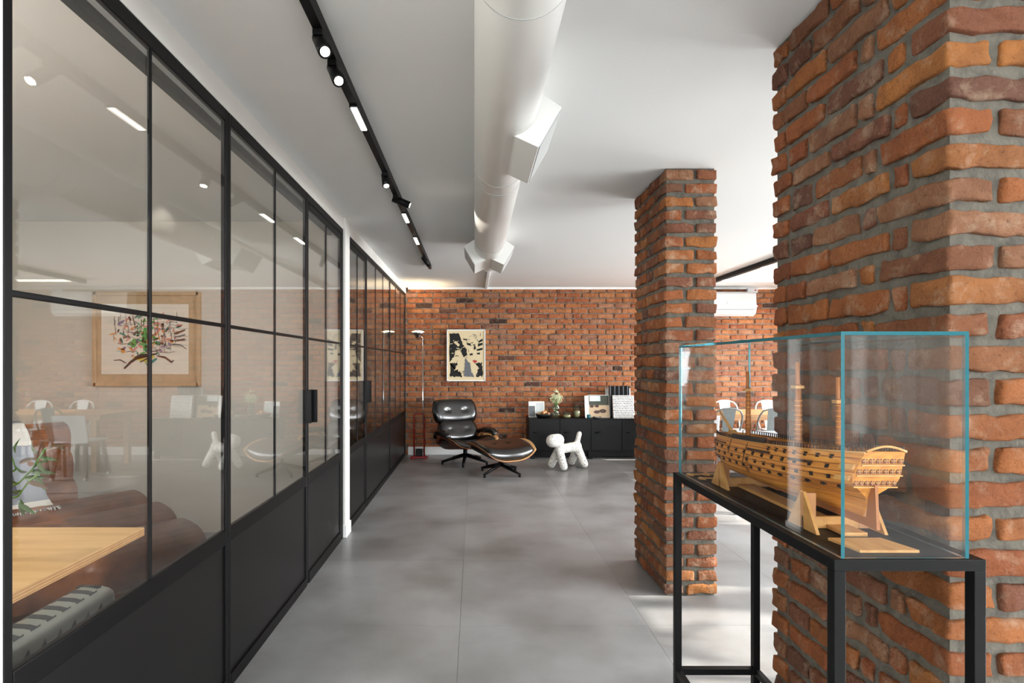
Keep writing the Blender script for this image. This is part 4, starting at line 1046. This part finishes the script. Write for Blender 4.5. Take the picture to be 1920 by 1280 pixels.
for a, b_ in stems: MB().tube([Vector(p) for p in a] + [w2(*p) for p in b_], .0032, 6).build('stem', 'stem_green', pl, world=False)
for (x, y, D, ln, ang, tl, dark) in ((84, 845, 1.80, .060, 25, 10, 1), (100, 835, 1.82, .040, -20, 0, 1), (74, 850, 1.80, .055, 150, 0, 0), (74, 858, 1.80, .05, -5, 10, 0), (70, 868, 1.79, .045, -50, 0, 0),
                                 (55, 885, 1.80, .07, 5, 0, 0), (52, 884, 1.80, .06, 175, -10, 0), (62, 878, 1.8, .05, 40, 5, 0), (44, 898, 1.77, .06, 10, 10, 0), (50, 902, 1.76, .06, -15, 0, 1), (66, 892, 1.77, .055, -55, 0, 0),
                                 (40, 918, 1.76, .05, 200, 0, 0), (38, 935, 1.76, .06, -80, 0, 0), (36, 868, 1.83, .06, 20, 20, 1), (34, 905, 1.8, .06, 160, 0, 0), (30, 850, 1.84, .05, 100, 0, 0), (36, 945, 1.75, .055, -30, 0, 0), (0, 880, 1.8, .07, 120, 10, 0), (-20, 866, 1.8, .07, 60, 0, 0)):
    o = bpy.data.objects.new('leaf', LM2 if dark else LM); COL.objects.link(o); o.parent = pl
    o.location = w2(x, y, D); o.scale = (ln, ln, ln); o.rotation_euler = (R(55 + tl), R(-ang), 0)

# ---- oil heater standing against the glass
HX0, HX1, HY0, HY1, HT = -1.288, -1.166, 1.02, 1.812, .703
he = thing('oil_heater', ((HX0 + HX1) / 2, 1.45, 0), 'grey slotted metal heater standing against the office glass', 'heater')
def hp_(k, y):    # cross-section with rounded shoulders, shrinking at the rounded end
    e = max(0.0, (y - (HY1 - .07)) / .07); e = min(1, e); sh_ = math.sqrt(max(0.02, 1 - e * e)); cx_ = (HX0 + HX1) / 2; hw = (HX1 - HX0) / 2 * (.55 + .45 * sh_)
    pts_ = [(hw, 0.10), (hw, HT - .034), (hw * .93, HT - .016), (hw * .72, HT - .008), (hw * .3, HT - .002), (-hw * .3, HT), (-hw * .75, HT - .012), (-hw, HT - .05), (-hw, .10)]
    x_, z_ = pts_[k]; return Vector((cx_ + x_, y, z_ - (.03 * e * e if z_ > .3 else 0)))
q = MB(); ys_ = [HY0 + (HY1 - .07 - HY0) * k / 6 for k in range(7)] + [HY1 - .07 + .07 * math.sin(math.pi / 2 * k / 5) for k in range(1, 6)]
for y in ys_:
    for k in range(9): q.v.append(hp_(k, y))
for j in range(len(ys_) - 1):
    for k in range(9): k2 = (k + 1) % 9; q.face([j*9+k, j*9+k2, (j+1)*9+k2, (j+1)*9+k])
q.face(list(reversed(range(9)))); e_ = (len(ys_) - 1) * 9; q.face([e_ + k for k in range(9)])
hb = q.build('body', 'heater_metal', he, smooth=True)
md_ = hb.modifiers.new('edges', 'EDGE_SPLIT'); md_.split_angle = R(50)
for k in range(13):
    y = HY1 - .105 - .056 * k
    if y < HY0 + .03: break
    cx_ = (HX0 + HX1) / 2; hw = (HX1 - HX0) / 2
    sl_ = MB(); b = 0; rows = [(hw * .70, HT - .0085), (hw * .3, HT - .002), (0, HT - .0010), (-hw * .3, HT), (-hw * .6, HT - .0075), (-hw * .84, HT - .022)]
    for x_, z_ in rows: sl_.v += [Vector((cx_ + x_, y - .013, z_ + .002)), Vector((cx_ + x_, y + .013, z_ + .002)), Vector((cx_ + x_, y + .013, z_ - .01)), Vector((cx_ + x_, y - .013, z_ - .01))]
    for j in range(len(rows) - 1):
        for c in range(4): d = (c + 1) % 4; sl_.face([4*j+c, 4*j+d, 4*(j+1)+d, 4*(j+1)+c])
    sl_.face([0, 1, 2, 3]); sl_.face([4*len(rows)-1-i for i in range(4)]); sl_.build('slot', 'heater_slot_shade', he, bevel=.004)
    zc = HT - .068
    MB().prism([Vector((HX1 - .004, y - .018, zc)), Vector((HX1 - .004, y + .018, zc)), Vector((HX1 - .004, y + .010, zc + .031))], (.006, 0, 0)).build('vent', 'heater_slot_shade', he, bevel=.004)
for k in range(9): MB().obox(((HX0 + HX1) / 2 - .032 + .008 * k, HY1 - .064, HT - .004), (.0016, 0, 0), (0, .009, 0), (0, 0, .004)).build('small_slot', 'heater_slot_shade', he)
for y in (HY0 + .12, HY1 - .15): MB().box(HX0 + .02, HX1 - .02, y, y + .05, 0, .11).build('foot', 'black_metal', he)

# ---- abstract city painting on the office end wall
ap = thing('framed_painting', (-2.3, 4.59, 1.3), 'oak-framed abstract watercolour of a cityscape on the beige office wall', 'picture')
D_ = 4.575
p0, p1 = px(176, 722, D_), px(373, 549, D_)
acx, acz, aw2, ah2 = (p0.x + p1.x) / 2, (p0.z + p1.z) / 2, (p1.x - p0.x) / 2, (p1.z - p0.z) / 2
MB().box(acx - aw2, acx + aw2, 4.580, 4.60, acz - ah2, acz + ah2).build('mount', 'frame_oak', ap)
for (a, b_, c, d) in ((-aw2 - .01, -aw2 + .022, -ah2 - .01, ah2 + .01), (aw2 - .022, aw2 + .01, -ah2 - .01, ah2 + .01), (-aw2, aw2, -ah2 - .01, -ah2 + .022), (-aw2, aw2, ah2 - .022, ah2 + .01)):
    MB().box(acx + a, acx + b_, 4.564, 4.60, acz + c, acz + d).build('frame_rail', 'frame_oak', ap, bevel=.003)
MB().box(acx - aw2 * .86, acx + aw2 * .80, 4.577, 4.581, acz - ah2 * .76, acz + ah2 * .76).build('paper', 'paper', ap)
def stroke(pts, w_, m_, k=1):
    q_ = MB(); n_ = len(pts)
    for i, (u, v) in enumerate(pts):
        a = pts[max(0, i - 1)]; b2 = pts[min(n_ - 1, i + 1)]; dx, dz = (b2[0] - a[0]) * aw2, (b2[1] - a[1]) * ah2; l_ = math.hypot(dx, dz) or 1
        nx, nz = -dz / l_, dx / l_; ww = w_ * (.35 + .65 * math.sin(math.pi * (i + .5) / n_))
        for sg in (-1, 1): q_.v.append(Vector((acx + u * aw2 + nx * ww * sg, 4.5765 - .0003 * k, acz + v * ah2 + nz * ww * sg)))
    for i in range(n_ - 1): q_.face([2*i, 2*i+1, 2*i+3, 2*i+2])
    o_ = q_.build('brush_stroke', m_, ap); md2 = o_.modifiers.new('paint', 'SOLIDIFY'); md2.thickness = .0008
rn = random.Random(21)
for k in range(110):
    u, v = rn.uniform(-.62, .6), rn.uniform(-.3, .42)
    if rn.random() < .5: pts = [(u + rn.uniform(-.01, .01), v + .06 * i) for i in range(4)]
    else: pts = [(u + .07 * i, v + rn.uniform(-.02, .02)) for i in range(4)]
    stroke(pts, rn.uniform(.001, .003), rn.choice(('ink_black', 'paint_umber', 'ink_grey', 'ink_grey')), 2)
for k in range(150):
    u, v = rn.gauss(.0, .3), rn.gauss(.08, .22)
    if abs(u) > .66 or abs(v) > .5: continue
    a = rn.uniform(0, 6.28); l_ = rn.uniform(.05, .16); c_ = ('paint_green' if abs(u) < .16 and rn.random() < .7 else rn.choice(('paint_rose', 'paint_orange', 'paint_violet', 'paint_teal', 'paint_rose', 'paint_umber')))
    stroke([(u + math.cos(a) * l_ * i / 4, v + math.sin(a) * l_ * i / 4 * .8) for i in range(5)], rn.uniform(.003, .011), c_, 1 + k % 3)
stroke([(-.42, -.64), (-.3, -.5), (-.2, -.42), (.0, -.35), (.2, -.32)], .012, 'ink_black', 5); stroke([(-.22, -.42), (-.1, -.37), (.05, -.35)], .02, 'ink_black', 5); stroke([(-.25, -.40), (-.02, -.46), (.15, -.36)], .018, 'paint_yellow', 4)
stroke([(-.12, -.5), (.05, -.4), (.1, -.36)], .007, 'paint_umber', 6); stroke([(.2, -.36), (.36, -.4), (.48, -.5), (.52, -.46)], .009, 'paint_umber', 6); stroke([(.0, -.56), (.12, -.48), (.2, -.42)], .012, 'paint_teal', 5)
stroke([(-.62, -.46), (-.5, -.45), (-.38, -.52)], .005, 'paint_umber', 5); stroke([(.52, .12), (.62, .15), (.74, .2)], .008, 'paint_umber', 3); stroke([(.52, .04), (.64, .06), (.74, .1)], .008, 'ink_grey', 3); stroke([(.54, -.04), (.66, -.02), (.74, .0)], .008, 'paint_umber', 3); stroke([(.5, -.1), (.68, -.14), (.76, -.22)], .003, 'ink_black', 5)
stroke([(-.02, .25), (-.05, .0), (-.02, -.25)], .02, 'paint_green', 3); stroke([(.06, .3), (.05, .1), (.07, -.2)], .012, 'paint_teal', 3); stroke([(-.2, -.02), (-.28, -.16)], .03, 'paint_green', 3); stroke([(-.45, -.2), (-.44, -.3)], .02, 'paint_orange', 3)

# ---- ceiling lamp lighting the office (above the table, outside the picture)
ol = thing('ceiling_lamp', (-2.35, 1.25, H), 'round white office ceiling lamp above the plywood table', 'lamp')
MB().lathe([(.20, -.05), (.22, -.04), (.22, 0), (.001, 0)], n=32).build('housing', 'steel_white', ol, world=False)
MB().lathe([(.001, -.056), (.195, -.052), (.20, -.045)], n=32, close=False).build('diffuser', 'lamp_white', ol, world=False)
l_ = bpy.data.lights.new('office_lamp', 'POINT'); l_.energy = 60; l_.color = (1, .965, .90); l_.shadow_soft_size = .18
o = bpy.data.objects.new('office_lamp', l_); COL.objects.link(o); o.parent = ol; o.location = (0, 0, -.25)

# ---- outside the windows: paving and a leafy tree that dapples the sun
tag(MB().box(XR + .3, 16, -10, 16, -.3, -.15).build('ground', 'ground'), kind='structure')
tt = thing('street_tree', (9.2, 2.6, -.15), 'leafy street tree outside the window that dapples the sunlight', 'tree')
MB().tube([(0, 0, 0), (.05, .1, 1.6), (.0, .0, 3.2), (.1, -.1, 5.2)], [.14, .12, .10, .04], 10).build('trunk', 'wood_dark', tt, world=False)
lv = MB(); rn = random.Random(5)
for k in range(300):
    c = Vector((rn.gauss(0, .75), rn.gauss(0, 1.35), 4.4 + rn.gauss(0, .75))); a = Vector((rn.gauss(0, 1), rn.gauss(0, 1), rn.gauss(0, 1))).normalized(); b_ = a.orthogonal().normalized(); s_ = rn.uniform(.14, .24)
    i = len(lv.v); lv.v += [c - a * s_, c - b_ * s_ * .5, c + a * s_, c + b_ * s_ * .5]; lv.face([i, i + 1, i + 2, i + 3])
lv.build('foliage', 'foliage', tt, world=False, kind='stuff')
